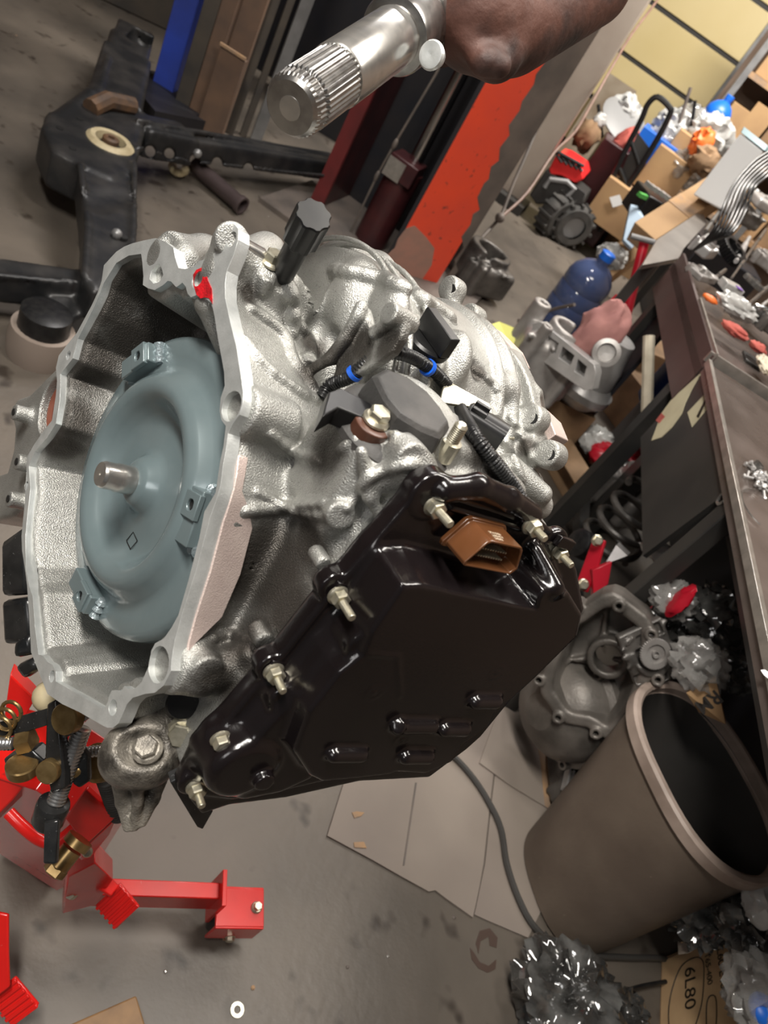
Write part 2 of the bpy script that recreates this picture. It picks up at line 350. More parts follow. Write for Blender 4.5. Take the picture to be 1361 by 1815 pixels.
# ---- cast case
fd = Field((-.46, -.31, -.44), (.31, .32, .012), VOX); EX, EY, EZ = V3(1, 0, 0), V3(0, 1, 0), V3(0, 0, 1); Z0 = V3(0, 0, 0)
outer = [tp(*q)[:2] for q in OUTER]; inner = [tp(*q)[:2] for q in INNER]
DR = V3(.008, .140, 0); RD = .124                 # gear drum axis and radius
UPT = BT@upc; camT = BT@(-OO)
body = [(-.12, .20), (-.06, .25), (.02, .260), (.065, .235), (.095, .16), (.125, .08), (.145, .02), (.10, -.09), (.03, -.17), (-.10, -.16), (-.2, -.05), (-.2, .1)]
fd.poly(body, Z0, EX, EY, EZ, -.30, -.115, .02, .01)
fd.cyl(DR+V3(0, 0, -.12), DR+V3(0, 0, -.33), RD, .008, .012)
fd.poly(outer, Z0, EX, EY, EZ, -.145, -.006, .006, .014, inset=.004, taper=.10)
# rear cover of the case
fd.cyl(DR+V3(.012, -.02, -.312), DR+V3(.012, -.02, -.330), RD+.008, .002, .003)
fd.cyl(DR+V3(.012, -.02, -.33), DR+V3(.012, -.02, -.372), RD-.03, .02, .008)
fd.cyl(V3(.115, .045, -.20), V3(.120, .045, -.300), .042, .006, .012)
# block behind the side cover
cov = [(735,858),(760,846),(800,851),(880,862),(930,892),(962,925),(990,955),(1012,1000),(1030,1095),(950,1200),(880,1262),(820,1316),(753,1366),(629,1372),(500,1400),(400,1412),(352,1428),(330,1400),(318,1350),(372,1285),(470,1165),(570,1035)]
cov2 = [c2(*q) for q in cov]
blk = [(735,852),(760,840),(800,845),(880,856),(935,888),(965,925),(960,1010),(900,1150),(700,1290),(500,1330),(400,1330),(340,1400),(318,1350),(368,1283),(465,1160),(565,1030)]
fd.poly([c2(*q, -.01) for q in blk], cO, e1, e2, cT, -.115, -.003, .006, .008)
plate = [(560,1010),(566,940),(585,880),(612,830),(640,790),(700,775),(790,775),(880,800),(930,860),(900,980),(700,1100)]
fd.poly([c2(*q, -.03) for q in plate], cO, e1, e2, cT, -.10, -.022, .010, .010)
def surf(px, py, up=0., fw=0.):
    """first hit of the pixel's ray with the casting built so far"""
    d = BT@ray(px, py); c0 = BT@(-OO); ts = np.arange(.35, 1.15, fd.h*.5); P = c0+ts[:, None]*d
    I = np.round((P-fd.lo)/fd.h).astype(int); ok = np.all((I >= 0) & (I < fd.n), 1); P = P[ok]; I = I[ok]
    f = fd.F[I[:, 0], I[:, 1], I[:, 2]]; j = np.argmax(f < 0); return P[j]+UPT*up-fw*nrm(d)
def sline(P, r, k=.003, up=0.):
    """a cast rib that hugs the surface along a pixel polyline"""
    Q = smoothpath([V3(x, y, 0) for x, y in P], 5); S = [surf(q[0], q[1], up) for q in Q]; S2 = [S[0]]
    for p in S[1:]:
        if np.linalg.norm(p-S2[-1]) < .03: S2.append(p)
        elif len(S2) > 1: fd.path(S2, r, k); S2 = [p]
        else: S2 = [p]
    if len(S2) > 1: fd.path(S2, r, k)
# bell wall, bosses and ribs outside
fd.cyl(V3(-.056, .016, -.012), V3(-.056, .016, -.135), .149, .01, .012)
def pp(px, py, P0, N):
    d = BT@ray(px, py); P0 = np.array(P0); N = np.array(N); return camT+d*((P0-camT).dot(N)/d.dot(N))
q0 = tp(410, 720, 0); fd.cyl(q0+V3(0, 0, -.008), q0+V3(0, 0, -.052), .0195, .003, .006)
fd.cap(q0+V3(-.004, -.004, -.05), q0+V3(0, -.02, -.115), .016, .010, .012)
SV = {k_: surf(*k_) for k_ in [(735,712),(755,622),(583,668),(602,668),(497,492),(480,468),(515,500),(566,712),(578,696),(612,684),(640,655),(664,636),(700,642),(735,662),(770,690),(800,725),(830,775),(862,820),(895,862),(918,890),(622,715),(652,768),(840,735),(893,782),(783,812)]}
q0 = tp(281, 1178, 0); fd.cyl(q0+V3(0, 0, -.008), q0+V3(0, 0, -.058), .0215, .004, .008)
fd.cap(tp(412, 560, .02), tp(512, 612, .13), .008, .010, .008)
fd.cap(tp(402, 515, .02), tp(500, 560, .13), .008, .008, .008)
fd.cap(tp(425, 625, .02), tp(560, 690, .13), .006, .008, .010)
fd.cap(tp(440, 1160, .05), tp(520, 1110, .11), .005, .006, .008)
fd.cap(tp(360, 1205, .03), tp(440, 1160, .06), .012, .012, .010)
fd.cap(tp(395, 470, .02), tp(470, 450, .085), .014, .020, .02)
fd.cyl(tp(300, 437, .008), tp(352, 450, .05), .014, .003, .012)
fd.path([tp(330, 458, .02), tp(360, 446, .05), tp(395, 440, .075)], .012, .012)
fd.cyl(tp(410, 424, .002), tp(410, 424, .032), .0135, .002, .003)
fd.cap(tp(404, 445, .016), tp(398, 490, .016), .014, .018, .008)
# dip tube boss, domes on the gear drum
fd.cyl(SV[(497, 492)]-UPT*.045, SV[(497, 492)]-UPT*.004, .0165, .003, .012)
fd.cyl(SV[(480, 468)]-UPT*.03, SV[(480, 468)]-UPT*.002, .011, .002, .010)
fd.cyl(SV[(515, 500)]-UPT*.03, SV[(515, 500)]-UPT*.012, .008, .002, .006)
fd.ellip(tp(600, 505, .165), (.050, .045, .035), np.eye(3), .010)
fd.ellip(tp(585, 490, .165)+UPT*.012, (.026, .026, .016), np.eye(3), .008, True)
fd.ellip(tp(640, 545, .185), (.050, .060, .016), np.eye(3), .008)
FW = [-surf(x, y)[2] for x, y in ((668, 540), (716, 560), (752, 585))]
for w_ in FW:
    fd.torus(DR+V3(0, 0, -w_-.007), AX, RD+.003, .0055, .004, True); fd.torus(DR+V3(0, 0, -w_), AX, RD+.005, .0026, .002)
fd.torus(DR+V3(0, 0, -.272), AX, RD+.002, .006, .006); fd.torus(DR+V3(0, 0, -.296), AX, RD+.002, .007, .006)
for x, y, r_, d_ in ((690, 552, .024, .010), (622, 528, .028, .016), (806, 635, .022, .012)):
    q = surf(x, y); fd.ellip(q, (r_*.8, r_*1.2, d_), np.eye(3), .012)
for x, y, r_ in ((588, 612, .012), (556, 588, .010), (845, 655, .008)):
    fd.ellip(surf(x, y), (r_*.8, r_*1.2, r_*.8), np.eye(3), .008, True)
sline(((590, 478), (650, 488), (720, 512), (770, 545), (800, 566)), .0055, .004)
sline(((512, 560), (545, 600), (552, 650)), .005, .004)
sline(((508, 500), (520, 540), (515, 590)), .006, .004)
sline(((446, 548), (500, 590), (520, 640), (560, 690)), .0045, .004)
sline(((430, 600), (470, 650), (540, 700), (575, 712)), .004, .004)
sline(((436, 905), (500, 900), (575, 892)), .0045, .003)
sline(((455, 872), (520, 905), (575, 915)), .003, .003)
sline(((344, 1148), (400, 1125), (460, 1140)), .0035, .003)
fd.cyl(surf(372, 1185)-V3(.02, -.01, 0), surf(372, 1185)+V3(.004, -.002, .004), .012, .002, .004)
# fork bracket above the harness
WW = -surf(625, 625)[2]-.026
web = [(546,652),(556,668),(592,676),(640,655),(690,622),(706,596),(713,572),(694,550),(686,556),(676,572),(664,584),(652,580),(648,562),(642,540),(634,543),(622,575),(600,612),(574,640)]
fd.poly([tp(*q, WW)[:2] for q in web], Z0, EX, EY, EZ, -WW-.012, -WW-.003, .002, .002)
fd.path([tp(*q, WW-.002) for q in ((552, 658), (585, 636), (612, 600), (634, 560), (640, 545))], .0055, .0025)
fd.path([tp(*q, WW) for q in ((664, 590), (682, 578), (698, 560))], .0055, .0025); fd.cyl(tp(700, 560, WW)+V3(0, 0, .008), tp(700, 560, WW)-V3(0, 0, .02), .009, .001, .003)
fd.cyl(SV[(583, 668)]-UPT*.02, SV[(583, 668)]+UPT*.004, .009, .002, .004)
# hollow for the harness, seat of the round cap
S0 = SV[(735, 712)]+UPT*.006
fd.cyl(S0-UPT*.05, S0-UPT*.006, .036, .004, .008)
fd.ellip(SV[(602, 668)], (.022, .022, .022), np.eye(3), .010, True)
fd.cyl(SV[(755, 622)]-UPT*.03, SV[(755, 622)]-UPT*.004, .021, .003, .010)
# bosses around the side cover block
for x, y, r_ in ((648, 978, .006), (575, 1002, .006), (470, 1140, .008), (730, 815, .012)):
    q = tc(x, y, -.004); fd.cyl(q-cT*.018, q, r_, .002, .004)
fd.cyl(tc(604, 915, -.030)-cT*.02, tc(604, 915, -.016), .0105, .0015, .002)
fd.path([tc(640, 800, -.02), tc(655, 880, -.012), tc(680, 930, -.006)], .004, .006)
fd.cap(tc(690, 835, -.02), tc(735, 835, -.012), .014, .016, .012)
fd.cap(tc(640, 800, -.04), tc(690, 770, -.045), .012, .014, .012)
q = tc(790, 800, -.02); fd.cyl(q-cT*.04, q, .012, .002, .008)
# rear flange ears and ribs
for x, y, w_ in ((879, 692, .285), (800, 512, .315), (835, 562, .315), (903, 660, .33), (945, 742, .315), (975, 806, .315), (932, 855, .315), (948, 893, .315), (860, 600, .315)):
    q = tp(x, y, w_); c0 = DR+(V3(.012, -.02, 0)); r0 = q*V3(1, 1, 0)-c0*V3(1, 1, 0); rr = nrm(r0)
    fd.cyl(q+V3(0, 0, .008), q+V3(0, 0, -.012), .0135, .002, .004)
    fd.cap(q+V3(0, 0, -.004), c0+rr*RD*.93+V3(0, 0, q[2]-.004), .009, .014, .010)
for a in np.linspace(-1.6, 1.2, 8):
    c0 = DR+V3(.012, -.02, 0); d_ = V3(math.cos(a), math.sin(a), 0)
    fd.path([c0+d_*(RD+.002)+V3(0, 0, -.335), c0+d_*(RD-.02)+V3(0, 0, -.378), c0+d_*.06+V3(0, 0, -.388)], .007, .008)
fd.cap(tp(900, 830, .27), tp(960, 875, .30), .014, .010, .012)
for L_ in (((880, 760), (905, 800), (925, 850)), ((850, 780), (885, 830), (905, 868)), ((905, 740), (935, 790), (950, 840)), ((840, 655), (862, 670), (880, 690)), ((600, 800), (640, 775), (700, 770)), ((615, 900), (650, 850), (690, 830), (735, 822)), ((480, 770), (520, 800), (565, 820))): sline(L_, .0032, .003)
for x, y, r_ in ((905, 880, .008), (868, 735, .007), (915, 770, .006), (545, 640, .007), (470, 500, .007)):
    q = surf(x, y); fd.cyl(q-UPT*.01, q+UPT*.006, r_, .0015, .003)
# final-drive housing left of the bell
DF = [(140, 590), (100, 650), (52, 698), (30, 706), (17, 728), (25, 762), (22, 800), (12, 836), (-30, 850), (-60, 900), (-20, 925), (20, 915), (40, 900), (120, 1000), (170, 800)]
fd.poly([tp(*q, .036)[:2] for q in DF], Z0, EX, EY, EZ, -.13, -.036, .006, .008)
for x, y in ((24, 730), (29, 818), (14, 884)): q = tp(x, y, .016); fd.cyl(q, q+V3(0, 0, -.05), .0095, .0015, .008)
q = tp(99, 722, .03); fd.cyl(q+V3(0, 0, .004), q+V3(0, 0, -.06), .040, .002, .003); fd.cyl(q+V3(0, 0, .03), q+V3(0, 0, -.03), .035, .001, .002, True)
# cavity of the bell
fd.poly(inner, Z0, EX, EY, EZ, -.105, .03, .010, .006, True, taper=.16, inset=-.0)
cc = tp(262, 878, .03)
fd.cyl((cc[0], cc[1], -.135), (cc[0], cc[1], .0), .1425, .01, .008, True)
fd.path([tp(238, 545, .05), tp(262, 590, .06)], .006, .006)
fd.path([tp(205, 590, .06), tp(245, 600, .08), tp(228, 615, .075)], .007, .006)
fd.path([tp(110, 675, .02), tp(165, 690, .06)], .008, .008, True); fd.path([tp(112, 695, .02), tp(165, 705, .06)], .005, .005)
fd.path([tp(60, 845, .02), tp(105, 850, .045)], .007, .007); fd.path([tp(60, 828, .02), tp(100, 830, .045)], .009, .006, True)
fd.path([tp(112, 800, .05), tp(108, 870, .05)], .010, .010)
fd.path([tp(60, 990, .02), tp(118, 1005, .06)], .006, .008, True)
q0 = tp(271, 452, 0); fd.cyl(q0, q0+V3(0, 0, -.06), .014, .003, .006)
q0 = tp(351, 494, 0); fd.cap(q0+V3(.004, -.02, -.014), q0+V3(-.0, -.065, -.05), .012, .008, .010)
for q in ((96, 1030, .10), ): fd.cyl(tp(*q), tp(*q)+V3(-.03, -.01, -.02), .011, .002, .003, True)
field_obj('case', fd, tw, 'cast', trans)
# ---- machined bell face
def hole(px, py, r, w=0., n=18): return circ(tp(px, py, w), r, EX, EY, n)
HO = [(271,452,.0085), (351,494,.0085), (121,630,.0048), (46.5,861,.0045), (92,1199,.0052), (200,1254,.0062), (281,1178,.0135), (410,720,.0115), (410,424,.0062)]
win = [tp(*q) for q in [(281,466),(287,477),(289,487),(283,499),(272,503),(265,495),(268,480)]]
mb = MB(); o3 = [tp(*q) for q in OUTER]; i3 = [tp(*q) for q in INNER]
mb.prism(o3, (0, 0, -.011), [i3]+[hole(*h) for h in HO]+[win]); mb.v = [tuple(tw(p)) for p in mb.v]
face = mb.obj('bell_face', 'mach', trans, ang=25, bevel=.0006, label='flat machined mating face of the bell')
for (x, y, r) in HO:
    c = tp(x, y, .0005); b = MB(); n = 18; R0 = circ(c, r, EX, EY, n); d = V3(0, 0, -.03)
    b.v = [tuple(tw(p)) for p in R0]+[tuple(tw(p+d)) for p in R0]; b.f = [(i, i+n, (i+1) % n+n, (i+1) % n) for i in range(n)]+[tuple(range(n, 2*n))]
    b.obj('bolt_hole', 'steel' if r > .006 else 'hole', trans)

redm = MB(); pr = [tp(*q, -.0006) for q in [(342,487),(348,478),(358,474),(364,480),(368,497),(375,512),(376,538),(370,528),(362,527),(355,529),(348,522),(343,505)]]
redm.prism(pr, (0, 0, -.0005), [circ(tp(351, 494, -.0006), .0065, EX, EY, 14)]); redm.v = [tuple(tw(p)) for p in redm.v]
redm.obj('paint_mark', 'redpaint', trans, label='red paint daubed around a bolt hole')
# pink machined pad along the flange side
def strip(pts, w0, w1, th, name, label=None, ma='pink', bev=.0008):
    b = MB(); P = [tp(*p)+V3(.0012, 0, -w0) for p in pts]; Q = [tp(*p)+V3(.0012, 0, -ww) for p, ww in zip(pts, w1)]
    vs = [tuple(tw(p)) for p in P+Q[::-1]]; b.prism(vs, dw(th)); return b.obj(name, ma, trans, label=label, bevel=bev)
strip([(399,800),(395,835),(390,862),(381,892),(371,922),(349,1007),(323,1088),(309,1139),(305,1172),(303,1189)], .011, [.020,.019,.019,.030,.038,.038,.034,.017,.017,.017], (-.018, .004, 0), 'machined_pad', 'flat pinkish machined pad beside the bell flange')
SEALC = tp(99, 722, .03)
b = MB(); b.rev(tw(SEALC+V3(0, 0, -.012)), dw(EZ), [(.0345, 0), (.0345, .006), (.031, .008), (.027, .004), (.022, .004), (.020, -.004)], 32, False); b.obj('oil_seal', 'seal', trans)
b = MB(); b.rev(tw(SEALC+V3(0, 0, -.025)), dw(EZ), [(.021, 0), (.021, .004)], 24); b.obj('output_bore', 'hole', trans)
for x, y in ((24, 730), (29, 818), (14, 884)): 
    b = MB(); b.rev(tw(tp(x, y, .0155)+V3(0, 0, -.004)), dw(EZ), [(.0042, 0), (.0042, .0045)], 14); b.obj('bolt_hole', 'hole', trans)
for x, y, w_ in ((879, 692, .277), (945, 742, .307), (975, 806, .307), (800, 512, .307), (835,562,.307), (932,855,.307)):
    b = MB(); b.rev(tw(tp(x, y, w_)+V3(0, 0, -.004)), dw(EZ), [(.0055, 0), (.0055, .0046)], 14); b.obj('bolt_hole', 'hole', trans)
def pad(poly, w0, w1):
    b = MB(); b.prism([tp(*p, w0) for p in poly], (0, 0, -(w1-w0))); b.v = [tuple(tw(p)) for p in b.v]; return b.obj('mount_pad', 'pink', trans, bevel=.001)
pad([(868, 575), (905, 612), (918, 640), (897, 668), (872, 672), (862, 640)], .325, .350)
pad([(948, 715), (972, 738), (985, 770), (960, 790), (945, 765)], .345, .372)
# ---- torque converter
CC = V3(-.056, .016, 0)
conv = MB(); prof = [(.120, -.078), (.135, -.070), (.1365, -.060), (.1365, -.036), (.1345, -.030), (.129, -.027), (.116, -.0265), (.108, -.0265), (.102, -.0235), (.096, -.015), (.090, -.0105), (.084, -.0095), (.078, -.012), (.072, -.0185), (.066, -.026), (.058, -.0295), (.048, -.0285), (.034, -.0275), (.026, -.024), (.021, -.016), (.016, -.0125), (.001, -.012)]
conv.rev(tw(CC), dw(EZ), prof, 96, True); cv = conv.obj('torque_converter', 'conv', trans, ang=60, label='blue-grey painted converter inside the bell')
b = MB(); b.rev(tw(CC), dw(EZ), [(.0125, -.013), (.0125, .002), (.0118, .003), (.0118, .013), (.0112, .0145), (.0102, .0165), (.0018, .0165), (.0015, .0145), (.0003, .0145)], 32); b.obj('pilot_shaft', 'steel', cv)
for n_, (x, y, rt) in enumerate(((235, 652, 0), (338, 918, 0), (141, 1038, 0))):
    P = tp(x, y, .012); rd_ = nrm((P-CC)*V3(1, 1, 0)); tg = np.cross(EZ, rd_); C_ = CC+rd_*(.118 if n_ != 1 else .100)+V3(0, 0, -.022)
    W3 = [dw(tg), dw(rd_), dw(EZ)]
    b = MB(); b.box(tw(C_), (.023, .0095, .0085), W3); lug = b.obj('drive_lug', 'conv', cv, bevel=.0012)
    sg = 1; cn_ = C_+tg*.009*sg*(-1 if n_ == 0 else 1)+V3(0, 0, .011); b = MB()
    sq = [cn_+tg*a*.0105+rd_*b_*.0105 for a, b_ in ((-1, -1), (1, -1), (1, 1), (-1, 1))]
    b.prism(sq, (0, 0, -.005), [circ(cn_, .0046, EX, EY, 16)]); b.v = [tuple(tw(p)) for p in b.v]; b.obj('threaded_pad', 'conv', cv, bevel=.0008)
    b = MB(); b.rev(tw(cn_+V3(0, 0, -.0028)), dw(EZ), [(.0046, 0), (.0046, .0004)], 16); b.obj('bolt_hole', 'hole', cv)
    for e_ in (-1, 1):
        b = MB(); wp = [tw(C_+tg*e_*.024+rd_*k_*.004+V3(0, 0, -.003-.0*k_)) for k_ in np.linspace(-2.4, 2.4, 9)]
        b.tube(wp, [.0035+.0012*((i*7) % 3) for i in range(9)], 10); b.obj('weld_bead', 'weld', cv)
# etched diamond mark
b = MB(); q = CC+V3(-.012, -.05, -.0283); dm = [q+V3(-.010, 0, 0), q+V3(0, -.008, 0), q+V3(.010, 0, 0), q+V3(0, .008, 0)]; dm2 = [q+(p-q)*.88 for p in dm]
b.prism(dm, (0, 0, .0003), [dm2]); b.v = [tuple(tw(p)) for p in b.v]; b.obj('etched_mark', 'hole', cv)
# ---- black side cover, its own finer casting
fc = Field((-.26, -.25, -.006), (.26, .22, .075), .0017)
def k3(px, py, h): a = c2(px, py, h); return V3(a[0], a[1], h)
CP = lambda pts, h: [c2(*q, h) for q in pts]
fc.poly(CP(cov, 0), Z0, EX, EY, EZ, -.001, .009, .002, .002)
LV1 = [(738,868),(765,855),(800,870),(880,885),(925,905),(950,930),(975,985),(990,1040),(1012,1105),(950,1197),(880,1259),(820,1312),(753,1360),(629,1370),(500,1400),(410,1416),(358,1410),(340,1380),(380,1300),(480,1180),(580,1055)]
fc.poly(CP(LV1, .014), Z0, EX, EY, EZ, -.001, .016, .003, .008)
LOW = [(612,1122),(640,1160),(600,1300),(553,1378),(496,1404),(430,1417),(395,1408),(372,1392),(375,1368),(448,1312),(545,1205)]
fc.poly(CP(LOW, .034), Z0, EX, EY, EZ, 0, .036, .005, .008, taper=-.25)
TOP = [(746,1034),(930,1072),(945,1068),(962,1046),(985,1040),(1008,1052),(1030,1088),(1022,1125),(950,1197),(905,1238),(878,1259),(866,1285),(820,1316),(800,1348),(753,1369),(700,1366),(687,1371),(629,1378),(570,1383),(548,1372),(520,1330),(545,1260),(600,1190),(640,1160),(655,1120),(712,1036)]
fc.poly(CP(TOP, .050), Z0, EX, EY, EZ, 0, .052, .0028, .006, taper=-.16)
# dip around the connector
fc.poly(CP([(728,938),(742,928),(930,985),(948,1010),(938,1050),(925,1068),(748,1030),(722,975)], .030), Z0, EX, EY, EZ, .0165, .09, .004, .0022, True, taper=.25)
fc.path([k3(948, 975, .022), k3(985, 1040, .048)], .006, .008)
# stud bosses and columns
for x, y, r_, h_ in ((766, 882, .0175, .016), (935, 918, .012, .014), (985, 965, .013, .010), (596, 1045, .013, .014), (483, 1186, .012, .015), (391, 1304, .012, .013), (346, 1390, .013, .014)):
    q_ = c2(x, y, h_); fc.cyl(V3(q_[0], q_[1], 0), V3(q_[0], q_[1], h_), r_, .0025, .003)
q = c2(633, 1118, .030); fc.cyl((q[0], q[1], 0), (q[0], q[1], .046), .0145, .003, .005)
q = c2(500, 1225, .022); fc.cyl((q[0], q[1], 0), (q[0], q[1], .030), .012, .003, .006)
q = c2(430, 1360, .034); fc.cyl((q[0], q[1], 0), (q[0], q[1], .040), .028, .008, .006)
q = c2(465, 1376, .040); fc.cyl((q[0], q[1], 0), (q[0], q[1], .047), .008, .001, .002)
# rail above the connector
fc.path([k3(788, 868, .016), k3(845, 862, .018), k3(900, 885, .018), k3(940, 912, .016)], .009, .004)
fc.path([k3(800, 898, .018), k3(925, 935, .018)], .0032, .002)
fc.path([k3(802, 886, .020), k3(925, 922, .020)], .0028, .002, True)
# raised pills and ring marks on the face
for x, y, L in ((615, 1337, 24), (735, 1287, 30), (805, 1292, 18), (738, 1341, 20), (860, 1243, 18)):
    fc.path([k3(x-L, y, .054), k3(x+L, y, .054)], .0062, .003)
fc.cyl(k3(704, 1284, .045), V3(*c2(704, 1284, .056), .058), .006, .002, .002)
for x, y in ((663, 1228), (880, 1192), (712, 1312)):
    q = k3(x, y, .052); fc.torus(q, EZ, .0062, .0007, .0006); fc.cyl(q-V3(0, 0, .003), q+V3(0, 0, .0012), .0014, .0004, .0006)
fc.path([k3(655, 1160, .052), k3(705, 1163, .052), k3(710, 1235, .052)], .0011, .001)
E3 = np.array([e1, e2, cT])
cover = field_obj('side_cover', fc, lambda v: tw(cO+v@E3), 'black', trans, label='glossy black plastic side cover')
cwn = dw(cT)
cw = lambda px, py, h=0.: tw(tc(px, py, h))
def csurf(px, py):
    d = BT@ray(px, py); c0 = BT@(-OO); ts = np.arange(.35, 1.15, fc.h*.5); P = (c0+ts[:, None]*d-cO)@E3.T
    I = np.round((P-fc.lo)/fc.h).astype(int); ok = np.all((I >= 0) & (I < fc.n), 1); P = P[ok]; I = I[ok]
    f = fc.F[I[:, 0], I[:, 1], I[:, 2]]; j = np.argmax(f < 0); return tw(cO+P[j]@E3)
def stud(px, py, h, L, r=.0031, full=True, base=None):
    p = csurf(px, py)-cwn*.0008; b = MB(); b.rev(p, cwn, [(.0078, 0), (.0078, .0015), (.0068, .0026), (.006, .003)], 20); b.hexa(p+cwn*.0024, cwn, .0066, .0064, .3); nt = b.obj('hex_nut', 'bolt', trans, ang=25)
    if full:
        pr = []; n = int(L/.0009)
        for i in range(n): pr += [(r, i*.0009), (r-.00045, i*.0009+.00045)]
        pr += [(r*.8, L), ]; b = MB(); b.rev(p+cwn*.0055, cwn, pr, 14); b.obj('stud', 'bolt', trans, ang=15)
    return nt
stud(768, 896, .016, .018); stud(941, 931, .014, .013); stud(988, 978, .010, .014); stud(599, 1055, .014, .019); stud(485, 1190, .014, .015); stud(391, 1310, .012, .004, full=False); stud(347, 1395, .012, .013)
b = MB(); A3 = [dw(e1), dw(e2), cwn]
for x, y in ((612, 1042), (497, 1178), (412, 1292), (1000, 962)):
    q = cw(x, y, .014); b = MB(); b.box(q, (.010, .0045, .003), A3); b.obj('cover_clip', 'black', trans, bevel=.0008)
# amber connector
def rr(px, n=0): return [tc(*q) for q in px]
mth = [(806,992,.030),(822,972,.034),(845,958,.038)]
cb = [(-.0, 0)]
ca = tc(858, 966, .032); ex = nrm(tc(915, 985, .03)-tc(810, 962, .03)); ex = nrm(ex-ex.dot(cT)*cT); ey = np.cross(cT, ex)
ol = [(1.16*a_, 1.22*b_) for a_, b_ in [(-.0225, -.006), (-.0215, -.0085), (.0195, -.0085), (.0225, -.004), (.0165, .0085), (.0140, .0105), (-.0125, .0105), (-.0155, .0085)]]
def ring(s, h, d=0): return [tw(ca+ex*(p[0]*s[0]+d)+ey*p[1]*s[1]+cT*h) for p in ol]
b = MB(); b.loft([ring((1.12, 1.15), -.012), ring((1.12, 1.15), -.008), ring((1., 1.), -.008), ring((1, 1), .016), ring((.92, .86), .016), ring((.92, .86), .002)], True); b.f = [f for f in b.f]
conn = b.obj('harness_connector', 'amber', trans, bevel=.0006, label='amber brown plastic connector')
for i in range(10):
    for j in (-1, 1):
        b = MB(); b.box(tw(ca+ex*(-.012+.0026*i)+ey*(.003*j)+cT*.006), (.0005, .0005, .005), [dw(ex), dw(ey), cwn]); b.obj('pin', 'bolt', conn)
M['print'] = mat('pale laser print', (.55, .45, .33), .5)
for i, s_ in enumerate(('24265', 'T0EHL4', '2L4 D20')):
    text_obj(s_, 'moulded_print', .0034, tw(ca+ex*-.009+ey*.0131+cT*(.0108-.0036*i) ), dw(ex), cwn, 'print', conn, .0001)
text_obj('21637', 'moulded_number', .0065, cw(566, 1160, .027), dw(nrm(tc(600, 1125, .02)-tc(566, 1160, .02))), cwn, 'rubber', trans, .0003)
# ---- dip tube plug, bolt, round cap, harness
upw = V3(0, 0, 1)
TB = tw(SV[(497, 492)]); DB = -(OO+SV[(497, 492)]@BT)[2]; tdir = nrm(pt(550, 392, DB-.07)-TB)
b = MB(); b.cyl(TB, TB+tdir*.062, .0098, n=24); tb = b.obj('filler_tube_plug', 'satin', trans, label='black plastic plug standing in the filler hole')
b = MB(); TL = np.linalg.norm(pt(556, 377, .62)-TB)
pr = [[TB+tdir*z+(.0128+(.0014 if i % 4 < 2 else 0))*s_*(math.cos(2*PI*i/32)*nrm(np.cross(tdir, (1, 0, 0)))+math.sin(2*PI*i/32)*np.cross(tdir, nrm(np.cross(tdir, (1, 0, 0))))) for i in range(32)] for z, s_ in ((.054, .9), (.056, 1), (.086, 1), (.0875, .93))]
b.loft(pr); b.obj('plug_head', 'satin', tb, ang=25)
def hexbolt(p, d, r=.006, h=.006, parent=None, name='hex_bolt', m_='bolt', fl_=True):
    b = MB(); p = np.array(p)
    if fl_: b.rev(p, d, [(r*1.3, 0), (r*1.3, r*.25), (r*1.05, r*.5)], 20)
    b.hexa(p+nrm(d)*r*.3, d, r, h, .4); return b.obj(name, m_, parent if parent is not None else trans, ang=25)
hexbolt(tw(SV[(480, 468)]), upw, .0075, .009)
S1 = S0; SN = UPT; ps = lambda x, y, h=0.: tw(pp(x, y, S1+UPT*h, UPT))
oct_t = [(671, 666), (690, 656), (722, 668), (757, 694), (780, 722), (794, 746), (778, 764), (748, 752), (712, 730), (690, 704)]
rb = [ps(*q, .024) for q in oct_t]; ctr = np.mean(rb, 0)
r1 = [ctr+(p-ctr)*1.13-upw*.004 for p in rb]; r2 = [ctr+(p-ctr)*1.20-upw*.016 for p in rb]
b = MB(); b.loft([[ctr+(p-ctr)*1.2-upw*.028 for p in rb], r2, r1, rb][::1]); cap_ = b.obj('accumulator_cap', 'rubber', trans, bevel=.0012, ang=18, label='dull grey octagonal rubber cap')
if True:
    b = MB(); b.rev(ctr-upw*.034, upw, [(.047, 0), (.047, .006), (.043, .010), (.038, .012)], 40); b.obj('cap_rim', 'rubber', cap_)
# black knob on the drum
KB_ = SV[(755, 622)]+UPT*.008; kb = tw(KB_)
b = MB(); b.rev(kb-upw*.006, upw, [(.0185, 0), (.0195, .003), (.0195, .006), (.017, .008)], 36); kn = b.obj('vent_cap', 'satin', trans, label='round black cap with a raised grip')
gd = nrm(tp(775, 640, .24)-tp(745, 585, .235)); gw = dw(gd-gd.dot(UPT)*UPT); gw = nrm(gw); b = MB(); b.box(kb+upw*.012, (.0215, .0055, .010), [gw, np.cross(upw, gw), upw]); b.obj('grip', 'satin', kn, bevel=.0012)
# corrugated conduit
def conduit(P, r=.0058, pitch=.0026):
    Q = smoothpath(P, 8); L = [0]
    for i in range(1, len(Q)): L.append(L[-1]+np.linalg.norm(Q[i]-Q[i-1]))
    n = int(L[-1]/(pitch/4)); ss = np.linspace(0, L[-1], n); Q = np.array(Q); out = np.stack([np.interp(ss, L, Q[:, k]) for k in range(3)], 1)
    b = MB(); b.tube(out, [r*(1. if i % 4 < 2 else .80) for i in range(n)], 12); return b
FWD = {(578,696): .012, (612,684): .022, (640,655): .030, (664,636): .030, (700,642): .020, (735,662): .010}
cP = [tw(SV[k_]+UPT*h_-FWD.get(k_, 0)*nrm(BT@ray(*k_))) for k_, h_ in (((566,712),.004),((578,696),.008),((612,684),.010),((640,655),.004),((664,636),.004),((700,642),.009),((735,662),.012),((770,690),.012),((800,725),.009),((830,775),.006),((862,820),.006),((895,862),.006),((918,890),.004))]
